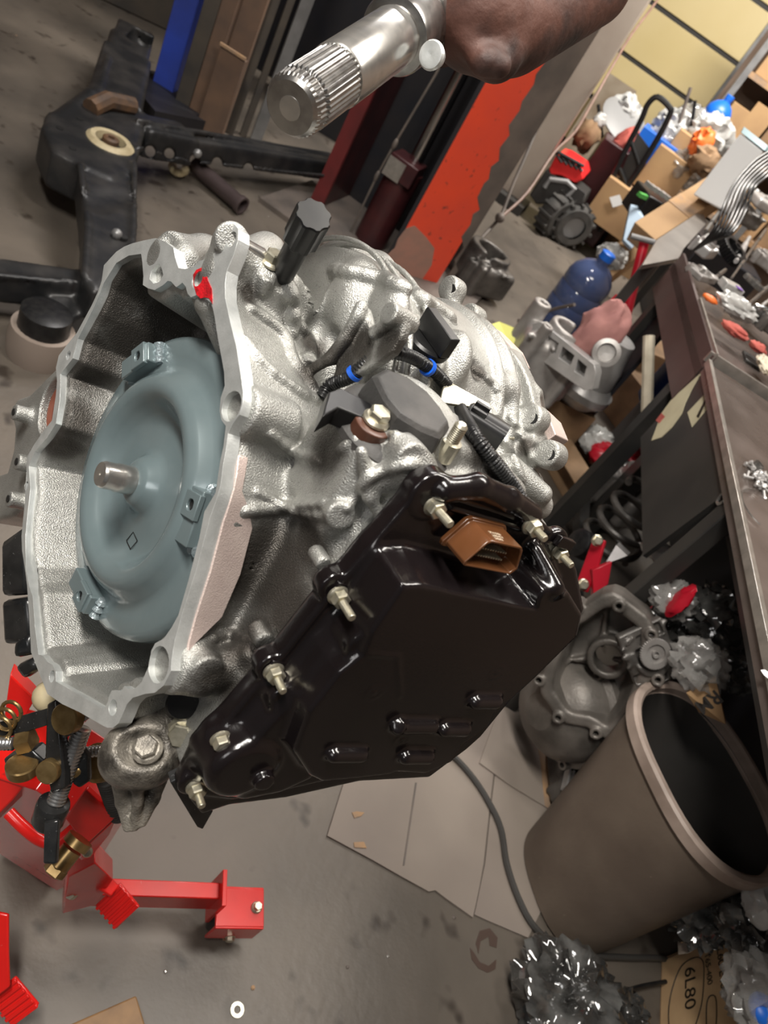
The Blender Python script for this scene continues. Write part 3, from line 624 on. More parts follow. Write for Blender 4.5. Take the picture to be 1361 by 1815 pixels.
hn = conduit(cP).obj('corrugated_conduit', 'satin', trans, ang=60, label='black corrugated wiring conduit')
def wrap(i, name, m_, w_=.004, r=.0068):
    d = nrm(cP[i+1]-cP[i]); p = cP[i]+(cP[i+1]-cP[i])*.3; b = MB(); b.rev(p-d*w_, d, [(r, 0), (r, 2*w_)], 18); b.obj(name, m_, hn)
wrap(2, 'blue_tie', 'bluetie', .0018, .0072); wrap(6, 'blue_tie', 'bluetie', .0018, .0074); wrap(4, 'tape_wrap', 'rubber', .0035, .0064)
# left black connector holder
def boxpx(name, m_, pts, w_, dn, th, bev=.001, parent=None, label=None):
    P = [tw(tp(*q, w_)) for q in pts]; b = MB(); b.prism(P, np.array(dn)*th); return b.obj(name, m_, parent if parent is not None else trans, bevel=bev, label=label)
H0 = SV[(622, 715)]+UPT*.010; pz = lambda x, y, h=0.: tw(pp(x, y, H0+UPT*h, UPT))
b = MB(); b.prism([pz(*q, .012) for q in [(583, 694), (604, 687), (684, 728), (686, 745), (668, 750), (600, 722), (572, 738)]], -upw*.016); ch = b.obj('connector_holder', 'satin', trans, bevel=.0012, label='black plastic holder clipped beside the cap')
for x, y in ((622, 727), (640, 735), (658, 742)):
    b = MB(); b.box(pz(x, y, .002), (.004, .002, .006)); b.obj('latch', 'black', ch, bevel=.0006)
b = MB(); C0 = tw(SV[(652, 768)]+UPT*.012); b.rev(C0-upw*.014, upw, [(.015, 0), (.0145, .012), (.012, .013)], 28); cl = b.obj('brown_clip', 'browncl', trans, bevel=.0005)
b = MB(); b.box(C0-upw*.003+nrm(pz(690, 750)-pz(650, 760))*.014, (.012, .008, .003), [nrm(pz(690, 770)-pz(650, 750)), np.cross(upw, nrm(pz(690, 770)-pz(650, 750))), upw]); b.obj('clip_arm', 'browncl', cl, bevel=.0008)
hexbolt(C0, upw, .0078, .007, cl)
# right connector: steel bracket + black sleeve
G0 = SV[(840, 735)]+UPT*.014; pg = lambda x, y, h=0.: tw(pp(x, y, G0+UPT*h, UPT))
b = MB(); b.prism([pg(*q, .014) for q in [(786, 684), (800, 678), (868, 716), (876, 742), (846, 722), (780, 712)]], -upw*.003); b.obj('steel_bracket', 'bolt', trans, bevel=.0006)
A0 = pg(822, 735, .010); A1 = pg(880, 772, .012); dd = nrm(A1-A0); sd = nrm(np.cross(dd, upw)); u2 = np.cross(sd, dd); b = MB()
def oval(c, a, bb, n=24): return [c+sd*a*math.copysign(abs(math.cos(t))**.6, math.cos(t))+u2*bb*math.copysign(abs(math.sin(t))**.7, math.sin(t)) for t in np.linspace(0, 2*PI, n, False)]
b.loft([oval(A0, .010, .010), oval(A0+dd*.002, .012, .012), oval(A1+dd*.006, .0125, .0125), oval(A1+dd*.006, .0105, .0105), oval(A1-dd*.012, .010, .010)]); rc = b.obj('plug_sleeve', 'satin', trans, ang=40, label='open black plastic plug on a steel bracket')
b = MB(); b.rev(A1-dd*.010, dd, [(.0098, 0), (.0098, .001)], 20); b.obj('socket', 'hole', rc)
for k_ in (-.006, .006):
    b = MB(); b.box(A0+dd*.010+u2*.013+sd*k_, (.007, .002, .002), [dd, sd, u2]); b.obj('latch_rib', 'satin', rc, bevel=.0005)
b = MB(); b.box(pg(808, 724, .004), (.007, .004, .003), [dd, sd, u2])
for i in range(5): b.box(pg(808, 724, .004)+dd*(-.0056+.0028*i), (.0006, .006, .004), [dd, sd, u2])
b.obj('white_clip', 'white', rc)
b = MB(); p = tw(SV[(783, 812)]); dS = nrm(pt(806, 774, -(OO+SV[(783, 812)]@BT)[2]-.012)-p)
pr = [(.0075, 0), (.0078, .016), (.0045, .017)]+[(.0045 if i % 2 else .0051, .017+.0008*i) for i in range(18)]+[(.003, .032)]
b.rev(p, dS, pr, 16); b.obj('stud_bolt', 'bolt', trans, ang=20)
b = MB(); b.box(cw(720, 826, -.0015), (.002, .004, .0004), A3); b.obj('ink_mark', 'bluepen', trans)
hexbolt(tw(SV[(893, 782)]), upw, .007, .008)
# ---- greasy mount horn under the bell
D0 = pt(252, 1340, .60)
fm = Field((-.09, -.10, -.10), (.09, .10, .10), .0021)
def kd(px, py, D): return RW.T@(pt(px, py, D)-D0)
fm.cap(kd(300, 1262, .60), kd(255, 1330, .585), .010, .030, .010)
fm.cap(kd(222, 1345, .585), kd(290, 1330, .60), .020, .016, .010)
fm.ellip(kd(258, 1326, .556), (.026, .016, .022), np.eye(3), .006, True)
fm.path([kd(214, 1360, .59), kd(218, 1420, .60), kd(226, 1466, .60)], [.010, .006, .004], .003)
fm.path([kd(286, 1355, .60), kd(270, 1415, .60), kd(252, 1458, .60)], [.010, .006, .004], .003)
fm.path([kd(232, 1375, .605), kd(240, 1420, .61), kd(240, 1455, .61)], [.014, .012, .006], .003); fm.path([kd(262, 1375, .61), kd(256, 1420, .61), kd(246, 1450, .61)], [.014, .010, .006], .003)
fm.path([kd(246, 1370, .58), kd(244, 1420, .588), kd(238, 1465, .60)], [.006, .0045, .004], .003)
fm.cyl(kd(322, 1300, .62), kd(325, 1298, .585), .018, .003, .006)
fm.cap(kd(322, 1300, .62), kd(380, 1260, .64), .02, .03, .01)
field_obj('mount_horn', fm, lambda v: D0+v@RW.T, 'dirtycast', trans, label='grease-stained aluminium mount horn')
zc = RW@V3(0, 0, 1)
hexbolt(pt(262, 1328, .566), nrm(RW@V3(.1, .5, .8)), .009, .009, name='hex_bolt', m_='dirtycast'); hexbolt(pt(325, 1297, .585), nrm(RW@V3(.0, -.1, 1)), .010, .008, m_='bolt')
b = MB(); b.rev(pt(323, 1250, .575), nrm(RW@V3(.1, -.25, .9)), [(.013, -.02), (.013, .0), (.011, .0018)], 26); b.obj('black_plug', 'satin', trans)
b = MB(); P = [cw(*q, -.004) for q in [(296, 1368), (316, 1358), (372, 1420), (354, 1452), (344, 1448)]]; b.prism(P, cwn*.010); b.obj('lower_bracket', 'blackmetal', trans, bevel=.001)

def dirt_and_shade(m_, org, zones, col=(.035, .028, .022), amt=.9, nscale=30):
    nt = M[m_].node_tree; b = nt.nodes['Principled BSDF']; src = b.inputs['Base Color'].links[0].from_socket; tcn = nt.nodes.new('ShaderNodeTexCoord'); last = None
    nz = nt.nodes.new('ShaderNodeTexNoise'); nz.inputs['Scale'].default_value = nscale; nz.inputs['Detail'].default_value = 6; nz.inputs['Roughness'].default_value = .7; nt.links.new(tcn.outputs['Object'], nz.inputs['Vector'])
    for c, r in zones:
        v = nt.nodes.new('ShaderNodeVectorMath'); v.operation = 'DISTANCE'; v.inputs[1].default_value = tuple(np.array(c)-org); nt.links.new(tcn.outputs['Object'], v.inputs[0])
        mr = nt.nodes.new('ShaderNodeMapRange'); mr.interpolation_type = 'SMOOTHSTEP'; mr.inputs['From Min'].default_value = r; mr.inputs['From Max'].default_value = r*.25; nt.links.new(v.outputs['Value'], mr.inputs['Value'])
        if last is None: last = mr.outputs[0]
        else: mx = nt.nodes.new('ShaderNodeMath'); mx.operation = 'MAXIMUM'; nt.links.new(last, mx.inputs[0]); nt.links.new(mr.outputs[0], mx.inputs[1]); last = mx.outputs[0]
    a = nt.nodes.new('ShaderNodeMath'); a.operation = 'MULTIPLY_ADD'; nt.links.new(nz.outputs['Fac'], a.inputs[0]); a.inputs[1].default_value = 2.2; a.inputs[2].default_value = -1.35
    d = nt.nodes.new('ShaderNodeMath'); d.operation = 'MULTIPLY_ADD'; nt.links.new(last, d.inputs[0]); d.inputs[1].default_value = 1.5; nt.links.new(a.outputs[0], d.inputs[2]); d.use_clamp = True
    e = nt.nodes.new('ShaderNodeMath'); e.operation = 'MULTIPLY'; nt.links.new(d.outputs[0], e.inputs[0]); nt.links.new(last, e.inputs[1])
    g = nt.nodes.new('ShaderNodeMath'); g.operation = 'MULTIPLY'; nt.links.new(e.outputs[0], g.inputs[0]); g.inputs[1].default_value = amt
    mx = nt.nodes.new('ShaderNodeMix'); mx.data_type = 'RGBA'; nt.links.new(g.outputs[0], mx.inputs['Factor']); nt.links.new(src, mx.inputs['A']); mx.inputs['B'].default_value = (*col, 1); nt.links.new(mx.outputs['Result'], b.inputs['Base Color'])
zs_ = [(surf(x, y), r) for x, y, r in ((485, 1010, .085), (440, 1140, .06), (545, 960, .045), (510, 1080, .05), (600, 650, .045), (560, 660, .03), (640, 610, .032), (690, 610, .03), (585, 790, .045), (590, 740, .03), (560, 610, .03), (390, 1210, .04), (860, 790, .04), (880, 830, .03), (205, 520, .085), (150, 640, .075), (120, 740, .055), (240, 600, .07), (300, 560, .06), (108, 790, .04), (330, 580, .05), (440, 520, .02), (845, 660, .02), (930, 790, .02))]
dirt_and_shade('cast', t0, [(tw(p), r) for p, r in zs_])  # grease patches, plus shade painted into colour inside the bell and case hollows
# ================================================================ the workshop
M['floor'] = mat('grimy painted concrete', (.076, .066, .056), .45, 0, (.148, .124, .100), 2.2, .35, .68, .5, 45, speck=((.042, .033, .026), 14, .63), detail=8, rvar=.12)
M['wall'] = mat('brown blockwork', (.16, .11, .08), .8, 0, (.22, .16, .12), 3)
M['ceil'] = mat('dusty ceiling', (.45, .43, .40), .9)
M['doorp'] = mat('cream door panel', (.62, .50, .24), .5, 0, (.68, .56, .30), 1.2)
M['dark'] = mat('dark gap', (.03, .028, .026), .6)
M['greysteel'] = mat('grey steel', (.20, .20, .20), .4, .5, (.28, .28, .28), 10)
M['liftred'] = mat('sun-worn red lift paint', (.80, .075, .030), .45, 0, (.66, .07, .04), 3, .4, .7, speck=((.08, .04, .035), 26, .66))
M['bare'] = mat('bare brown-grey steel', (.11, .095, .085), .6, .2, (.17, .14, .12), 7)
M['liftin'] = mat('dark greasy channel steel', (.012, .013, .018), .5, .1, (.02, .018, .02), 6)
M['maroon'] = mat('maroon painted cylinder', (.060, .014, .015), .35, .1, (.035, .010, .012), 8)
M['chrome'] = mat('polished chrome', (.62, .61, .60), .12, 1., (.5, .49, .48), 14)
M['rust'] = mat('rusty brown casting', (.095, .038, .026), .6, .1, (.018, .013, .013), 11, .45, .62, .6, 90)
M['beige'] = mat('chalky beige steel post', (.42, .36, .30), .6, 0, (.34, .28, .23), 3)
M['blue'] = mat('blue painted steel', (.035, .07, .42), .4, 0, (.03, .05, .25), 5)
M['plank'] = mat('weathered brown board', (.16, .095, .06), .7, 0, (.09, .06, .045), 7, .35, .7)
M['plank2'] = mat('dark greasy board', (.045, .04, .036), .6, 0, (.08, .065, .05), 6)
M['cradle'] = mat('chipped black cradle steel', (.020, .021, .023), .38, .3, (.055, .052, .05), 9, .4, .75, .2, 60)
M['rustband'] = mat('brown surface rust', (.13, .07, .035), .6, 0, (.06, .04, .03), 20)
M['cream'] = mat('cream rubber bushing', (.55, .47, .30), .5, 0, (.4, .33, .2), 20)
M['card'] = mat('brown cardboard', (.40, .25, .12), .8, 0, (.33, .20, .10), 5)
M['carddark'] = mat('oily brown cardboard', (.26, .16, .085), .8, 0, (.16, .10, .055), 7)
M['cardgrey'] = mat('trodden grey-brown cardboard', (.215, .18, .155), .7, 0, (.26, .22, .185), 3, bump=.15, bscale=40)
M['cardtan'] = mat('torn tan cardboard edge', (.42, .25, .12), .8, 0, (.25, .18, .13), 12)
M['benchblk'] = mat('black painted bench steel', (.022, .022, .022), .38, .2, (.04, .038, .035), 5, rvar=.08)
M['benchtop'] = mat('scuffed steel bench top', (.115, .092, .080), .28, .5, (.19, .155, .14), 6, rvar=.1)
M['edge'] = mat('bright worn steel edge', (.55, .52, .48), .3, .8, (.4, .38, .35), 30)
M['brownapron'] = mat('brown bench apron', (.060, .035, .032), .45, 0, (.09, .055, .05), 5)
M['paper'] = mat('yellowed sticker paper', (.50, .45, .30), .7, 0, (.58, .53, .36), 12)
def struct(o, label=None): o['kind'] = 'structure'; return o
def slab(name, x0, x1, y0, y1, z0, z1, m_, parent=None, **kw):
    b = MB(); b.box(((x0+x1)/2, (y0+y1)/2, (z0+z1)/2), (abs(x1-x0)/2, abs(y1-y0)/2, abs(z1-z0)/2)); return b.obj(name, m_, parent, **kw)
slab('floor', -6, 3, -2.5, 9.4, -.1, 0, 'floor', kind='structure')
slab('wall_back', -6, 3, 9.2, 9.4, 0, 3.9, 'wall', kind='structure')
slab('wall_left', -6.2, -6, -2.5, 9.4, 0, 3.9, 'wall', kind='structure')
slab('wall_right', 2.6, 2.8, -2.5, 9.4, 0, 3.9, 'wall', kind='structure')
slab('ceiling', -6.2, 3, -2.5, 9.4, 3.9, 4.0, 'ceil', kind='structure')
# garage door
yd = 8.6; zs = [ony(1240, 192, yd)[2]]; step = .455
dr = thing('door_1', '', '', (-.3, yd, 0)); dr['kind'] = 'structure'
xr = ony(1280, 150, yd)[0]
zl = ony(1168, 140, yd)[2]; zl2 = ony(1242, 67, yd)[2]; stp = zl2-zl
for i in range(-2, 4):
    b = MB(); z = zl+i*stp; b.box(((xr-1.6)/2, yd, z+stp/2), ((xr+1.6)/2, .02, stp/2-.02)); b.obj('panel', 'doorp', dr, bevel=.004)
    b = MB(); b.box(((xr-1.6)/2, yd+.015, z), ((xr+1.6)/2, .02, .022)); b.obj('rail', 'dark', dr)
slab('trim_1', xr, xr+.07, yd-.06, yd+.06, 0, 3.2, 'greysteel', kind='structure')
slab('trim_2', xr+.07, xr+.11, yd-.02, yd+.02, 0, 3.2, 'edge', kind='structure')
# brown plywood leaning by the door
b = MB(); tl, tr = ony(1078, 128, 8.3), ony(1128, 162, 8.3); b.prism([tl*V3(1, 1, 0), tr*V3(1, 1, 0)+V3(.12, 0, 0), tr, tl], (0, .03, 0)); 
bo = b.obj('plywood_sheet', mat('stained plywood', (.25, .19, .13), .8, 0, (.42, .36, .28), 2.5, .4, .65), label='stained brown plywood sheet leaning before the cream garage door', cat='board')
# beige post
b = MB(); P_ = [ony(*q, 5.85) for q in [(890, 352), (935, 352)]]; xl, xr2 = -.86, -.515
b.box(((xl+xr2)/2, 5.85, 1.75), ((xr2-xl)/2, .05, 1.68)); post = b.obj('steel_post', 'beige', label='wide chalky beige steel post behind the red lift column', cat='post', bevel=.006)
b = MB(); b.box(((xl+xr2)/2, 5.83, .035), ((xr2-xl)/2+.05, .14, .035)); b.obj('foot_plate', 'dark', post)
# ---- red two-post lift column
lift = thing('lift_column', 'red painted vehicle lift column with flaking paint and a dark open channel', 'lift', (-.8, 3.7, 0))
A_ = fl(678, 487); B_ = fl(800, 500); B_ = V3(-.47, 3.72, 0); A_ = V3(-.70, 3.47, 0); dn = nrm(np.cross(B_-A_, (0, 0, 1)))
def plate(name, a, b_, h, th, m_, z0=0., parent=lift, **kw):
    q = MB(); n = nrm(np.cross(b_-a, (0, 0, 1)))*th; q.prism([a+V3(0, 0, z0), b_+V3(0, 0, z0), b_+V3(0, 0, h), a+V3(0, 0, h)], -n); return q.obj(name, m_, parent, **kw)
plate('red_face', A_, B_, 2.9, .02, 'liftred', bevel=.004)
# bare torn edge, real jagged overlay of exposed steel
def onplane(px, py, P0, n):
    d = RW@ray(px, py); return CAM+d*((np.array(P0)-CAM).dot(n)/d.dot(n))
E_ = [(790, 520), (796, 500), (812, 480), (806, 462), (822, 440), (818, 420), (834, 398), (838, 380), (850, 372), (846, 350), (858, 325), (866, 318), (870, 296), (884, 285), (886, 262), (903, 240), (902, 222), (921, 196), (925, 180), (946, 150), (950, 132), (968, 108), (978, 88), (990, 60), (1012, 35), (1025, 5), (1040, -20)]
Fp = [onplane(*q, A_+dn*.0015, dn) for q in E_]; L_ = nrm(B_-A_)
G_ = [p_+0 for p_ in Fp]; 
b = MB(); right = [A_+L_*(np.linalg.norm(B_-A_)+.040)+V3(0, 0, p_[2])+dn*.0015 for p_ in Fp]
b.prism(Fp+right[::-1], -dn*.006); b.obj('bare_strip', 'bare', lift, smooth=False, label='bare brown-grey strip where the paint has flaked away')
blt = [(675,487),(690,470),(684,455),(700,440),(705,425),(720,405),(735,400),(755,420),(770,440),(765,470),(745,500),(720,497)]
b = MB(); b.prism([onplane(*q, A_+dn*.0015, dn) for q in blt], -dn*.003); b.obj('rubbed_patch', mat('rubbed primer', (.30, .18, .14), .6, 0, (.4, .2, .15), 12), lift, smooth=False)
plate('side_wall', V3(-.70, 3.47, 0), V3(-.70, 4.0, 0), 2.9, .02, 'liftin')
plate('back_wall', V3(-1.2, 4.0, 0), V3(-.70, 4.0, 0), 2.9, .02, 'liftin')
plate('side_wall', V3(-1.19, 4.0, 0), V3(-1.19, 3.60, 0), 2.9, .02, 'maroon')
b = MB(); b.box((-1.185, 3.60, 1.45), (.035, .012, 1.45)); b.obj('red_flange', mat('lift red darkened as shade', (.16, .02, .02), .5, 0, (.10, .015, .015), 6), lift)  # unlit flange: its shade is put into a darker red
b = MB(); b.box((-.8, 3.8, .012), (.55, .5, .012)); b.obj('base_plate', 'bare', lift)
yc = 3.66; c0 = ony(650, 430, yc); c1 = ony(725, 300, yc); xc = (c0[0]+c1[0])/2
cylp = thing('hydraulic_cylinder', 'hydraulic cylinder with maroon barrel and chrome rod inside the lift column', 'cylinder', (xc, yc, 0))
b = MB(); b.cyl((xc, yc, .024), (xc, yc, c1[2]), .085, n=28); b.obj('barrel', 'maroon', cylp)
b = MB(); b.box((xc, yc-.03, c1[2]), (.075, .07, .05)); b.obj('collar', 'maroon', cylp, bevel=.004); b = MB(); b.box((xc-.03, yc-.102, c1[2]-.01), (.045, .003, .045)); b.obj('tag_plate', 'edge', cylp)
b = MB(); b.cyl((xc+.02, yc, c1[2]+.04), (xc+.02, yc, 2.8), .034, n=24); b.obj('chrome_rod', 'chrome', cylp)
b = MB(); b.tube([ony(600, 455, 3.6), ony(668, 312, 3.6), ony(701, 252, 3.6), ony(772, 132, 3.6), ony(860, -40, 3.6)], .006, 6); b.obj('lift_cable', 'bare', lift)
for k_ in ((668, 312), (700, 255)): b = MB(); b.sph(ony(*k_, 3.6), (.012, .012, .03), 8, 6); b.obj('cable_clamp', 'bare', lift)
# thin brown hose/line hooked beside the post
pts = [(1200,-60,5.2),(1165,0,5.1),(1120,60,5.),(1085,118,4.9),(1045,190,4.8),(1018,235,4.7),(981,272,4.6),(934,342,4.5),(887,386,4.4)]
b = MB(); b.tube(smoothpath([pt(*q) for q in pts], 4), .009, 8); b.obj('brown_hose', mat('brown rubber hose', (.16, .09, .065), .5, 0, (.22, .13, .1), 20), label='thin brown hose hanging down in front of the beige post', cat='hose')
b = MB(); b.tube(smoothpath([pt(*q) for q in [(950,232,4.4),(930,280,4.4),(910,325,4.4),(893,370,4.4),(884,388,4.38),(850,425,4.3),(820,458,4.2),(790,498,4.15)]], 4), .010, 8); b.sph(pt(886, 386, 4.33), .03)
b.obj('drop_cable', 'bare', label='dark brown cable hooked beside the lift column foot', cat='cable')
# ---- floor sheets
def sheet(name, px, th, m_, label, z=0., **kw):
    b = MB(); b.prism([fl(*q, z+th) for q in px], (0, 0, -th)); return b.obj(name, m_, label=label, cat='cardboard', smooth=False, **kw)
s1 = sheet('cardboard_sheet', [(580,1481),(660,1524),(716,1556),(760,1580),(772,1578),(790,1592),(838,1626),(848,1580),(857,1530),(868,1426),(886,1276),(900,1160),(640,1290)], .005, 'cardgrey', 'large flattened grey-brown cardboard sheet on the floor below the transaxle')
b = MB(); b.prism([fl(*q, .0062) for q in [(714,1534),(717,1534),(739,1387),(736,1387)]], (0, 0, -.001)); b.obj('crease', 'bare', s1, smooth=False)
for q in ([(624,1440),(632,1438),(646,1440),(640,1446),(628,1450)], [(627,1493),(645,1492),(650,1503),(628,1502)]):
    b = MB(); b.prism([fl(*k, .0068) for k in q], (0, 0, -.0015)); b.obj('cardboard_scrap', 'cardtan', label='small torn tan scrap on the cardboard sheet, '+('upper of two' if q[0][1] < 1450 else 'lower of two'), cat='scrap', smooth=False)
s2 = sheet('cardboard_sheet', [(841,1621),(870,1634),(936,1662),(985,1560),(1000,1500),(1040,1380),(960,1150),(905,1160),(889,1276),(871,1426),(860,1530)], .004, 'cardgrey', 'flattened cardboard sheet on the floor reaching under the grey bin')
s3 = sheet('cardboard_sheet', [(850,1352),(905,1392),(974,1434),(978,1380),(965,1290),(948,1230),(935,1195),(920,1190),(893,1230)], .004, 'cardgrey', 'cardboard sheet with a torn tan edge beside the upturned aluminium housing', z=.0055)
b = MB(); b.prism([fl(*q, .0105) for q in [(974,1434),(966,1428),(958,1350),(946,1290),(935,1240),(925,1215),(920,1192),(935,1195),(949,1230),(966,1290),(979,1380)]], (0, 0, -.001)); b.obj('torn_edge', 'cardtan', s3, smooth=False)
# ---- cords
b = MB(); b.tube(smoothpath([fl(*q, .014) for q in [(740,1290),(800,1337),(838,1378),(868,1425),(888,1470),(898,1530),(918,1590),(945,1640),(985,1675),(1040,1692),(1110,1697),(1190,1702),(1260,1740)]], 6), .0075, 8)
b.obj('power_cord', mat('grey-black cord', (.05, .048, .045), .35), label='thick dark cord curving on the floor past the bin to the carton', cat='cord')
b = MB(); b.tube(smoothpath([fl(*q, .02) for q in [(1005,1830),(1040,1795),(1080,1768),(1130,1750),(1180,1740)]], 6), .005, 8); b.obj('power_cord', 'satin', label='thin black cord lying across the clear plastic bag at the bottom', cat='cord')
# ---- bits on the floor
b = MB(); c = fl(420, 1790); b.rev(c, (0, 0, 1), [(.0065, 0), (.0125, 0), (.0125, .0022), (.0065, .0022), (.0065, 0)], 24, False); b.obj('washer', 'bolt', label='small steel washer on the concrete floor', cat='washer')
M['stain'] = mat('brown grease stain', (.075, .05, .04), .35)
for k_, P_ in enumerate(([(850,1650),(868,1645),(882,1662),(880,1680),(868,1676),(866,1660),(852,1668),(848,1690),(843,1672)], [(833,1680),(840,1688),(850,1705),(866,1712),(880,1700),(878,1718),(864,1724),(848,1716),(836,1700)])):
    b = MB(); b.prism([fl(*q, .0012) for q in P_], (0, 0, -.001)); o = b.obj('grease_stain', 'stain', smooth=False, kind='structure')
random.seed(3)
for i in range(26):
    x, y = random.choice([(random.uniform(240, 900), random.uniform(1500, 1800)), (random.uniform(20, 420), random.uniform(40, 420)), (random.uniform(300, 560), random.uniform(380, 440))])
    c = fl(x, y); r = random.uniform(.002, .005); b = MB(); b.rev(c, (0, 0, 1), [(r*.9, 0), (r, r*.3), (r*.4, r*.7)], 6); b.obj('floor_grit', random.choice(['edge', 'cardtan', 'bare']), label='tiny pale fleck of grit on the concrete floor', cat='debris', group='grit on the floor', smooth=False)
# ================================================================ black engine cradle on the floor
cr = thing('engine_cradle', 'chipped black steel engine cradle lying on the floor left of the lift', 'car part', fl(190, 300))
ZC = .24
fk = Field((-2.75, 1.45, -.02), (-.95, 4.15, .52), .0115); fz = lambda x, y, z=ZC: fl(x, y, z)
def flat(P, z0, z1, k=.01, **kw): fk.poly([fl(*q, z1)[:2] for q in P], V3(0, 0, 0), EX, EY, EZ, z0, z1, .015, k, **kw)
flat([(73,222),(85,196),(125,188),(150,170),(175,182),(225,190),(252,205),(258,232),(246,275),(238,300),(200,318),(142,292),(92,265)], .10, ZC)
flat([(140,285),(238,280),(236,400),(232,470),(170,520),(148,495),(152,400)], .12, ZC-.01)
def fbeam(a, b_, w, h, rd=.012, k=.006, tilt=None):
    d = nrm(b_-a); s_ = nrm(np.cross(d, EZ)); u_ = np.cross(s_, d); fk.box((a+b_)/2, (np.linalg.norm(b_-a)/2, w, h), [d, s_, u_], rd, k)
fk.path([fz(95, 222, .2), fz(160, 175, .22), fz(190, 150, .22)], .035, .01)
fbeam(fz(200, 200, .19), fz(222, 112, .20), .105, .06); fbeam(fz(220, 125, .20), fz(238, 66, .22), .085, .055)
fk.path([fz(180, 165, .2), fz(186, 120, .22), fz(203, 60, .24)], .022, .008)
fk.path([fz(168, 200, .22), fz(178, 150, .25), fz(192, 100, .26)], .014, .006)
fbeam(fz(240, 238, .18), fz(330, 256, .16), .075, .06); fbeam(fz(320, 254, .16), fz(590, 296, .14), .060, .050)
fk.path([fz(245, 214, .25), fz(400, 243, .215), fz(600, 284, .19)], .012, .006)
fk.path([fz(245, 262, .24), fz(330, 285, .20), fz(600, 314, .18)], .009, .005)
fbeam(fz(-30, 494, .12), fz(150, 515, .13), .05, .045); fk.path([fz(-30, 486, .17), fz(150, 502, .18)], .010, .005)
fbeam(fz(160, 520, .12), fz(85, 580, .08), .05, .04)
fk.path([fz(142, 292, .24), fz(156, 400, .23), fz(150, 490, .23)], .012, .006); fk.path([fz(238, 290, .24), fz(237, 400, .23), fz(232, 465, .23)], .012, .006)
for q in ((266, 268), (300, 272), (345, 283), (385, 288), (440, 298)): fk.cyl(fl(*q, .05), fl(*q, .4), .022, .004, .006, True)
fk.ellip(fz(187, 350, ZC), (.05, .13, .02), EZ and np.eye(3) if False else np.eye(3), .02, True)
BX = fz(196, 250, ZC)*V3(1, 1, 0)
fk.cyl(BX+V3(0, 0, .02), BX+V3(0, 0, .4), .078, .004, .006, True)
fk.cyl(fl(238, 66, .235)+V3(.03, .04, .03), fl(236, 90, .22), .055, .01, .01, True)
field_obj('cradle_frame', fk, lambda v: v, 'cradle', cr)
b = MB(); b.rev(BX+V3(0, 0, .005), (0, 0, 1), [(.05, 0), (.07, .0), (.088, ZC-.01), (.072, ZC+.005), (.055, ZC+.002), (.052, ZC-.03)], 32, False); bs = b.obj('bushing', 'cream', cr, label='cream rubber bushing ring')
b = MB(); b.rev(BX+V3(0, 0, .005), (0, 0, 1), [(.048, 0), (.048, ZC-.03), (.03, ZC-.01)], 24); b.obj('bushing_core', 'dark', bs)
b = MB(); b.rev(BX+V3(0, 0, ZC-.02), (0, 0, 1), [(.03, 0), (.03, .03), (.022, .036), (.012, .034), (.012, .0)], 20); b.obj('sleeve', 'rustband', bs)
b = MB(); b.tube([fz(160, 192, ZC+.01), fz(190, 178, ZC+.03), fz(235, 188, ZC+.02)], .034, 10); b.obj('rusty_band', 'rustband', cr)
b = MB(); c = fl(72, 605, .05); b.rev(c-V3(0, 0, .05), (0, 0, 1), [(.05, 0), (.085, 0), (.09, .05), (.085, .10), (.05, .10)], 24); b.tube([c+V3(0, 0, .03), fl(120, 620, .06), fl(165, 622, .06)], .035, 10); b.obj('rear_mount', mat('dusty beige casting', (.27, .22, .185), .6), cr, label='dusty beige rear mount'); b = MB(); b.rev(c+V3(0, 0, .05), (0, 0, 1), [(.070, 0), (.068, .055), (.05, .06)], 24); b.obj('mount_rubber', 'satin', cr)
for q in ((140, 215), (105, 232), (128, 268), (218, 425)):
    b = MB(); b.rev(fz(*q, ZC-.01), (0, 0, 1), [(.013, 0), (.013, .012)], 12); b.obj('punched_hole', 'hole', cr)
for q in ((350, 272), (207, 415), (188, 118)): b = MB(); b.sph(fl(*q, ZC), .018, 8, 6); b.obj('weld_nut', 'greysteel', cr)
# steel tube and small white clamp under the arm
b = MB(); p0, p1 = fl(345, 292, .05), fl(430, 366, .045); d_ = nrm(p1-p0); b.rev(p0, d_, [(.036, 0), (.036, np.linalg.norm(p1-p0)-.03), (.042, np.linalg.norm(p1-p0)-.02), (.042, np.linalg.norm(p1-p0)), (.032, np.linalg.norm(p1-p0)), (.032, .1)], 20)
b.obj('steel_tube', mat('dull mauve-brown steel', (.10, .075, .075), .4, .4), label='short brown steel tube lying on the floor under the cradle arm', cat='pipe')
b = MB(); b.tube(smoothpath([fl(*q, .03) for q in [(305,292),(308,302),(318,307),(328,303),(330,294)]], 4), .018, 8); b.obj('hose_clamp', 'cream', label='small cream bent clamp on the floor below the cradle arm', cat='clamp')
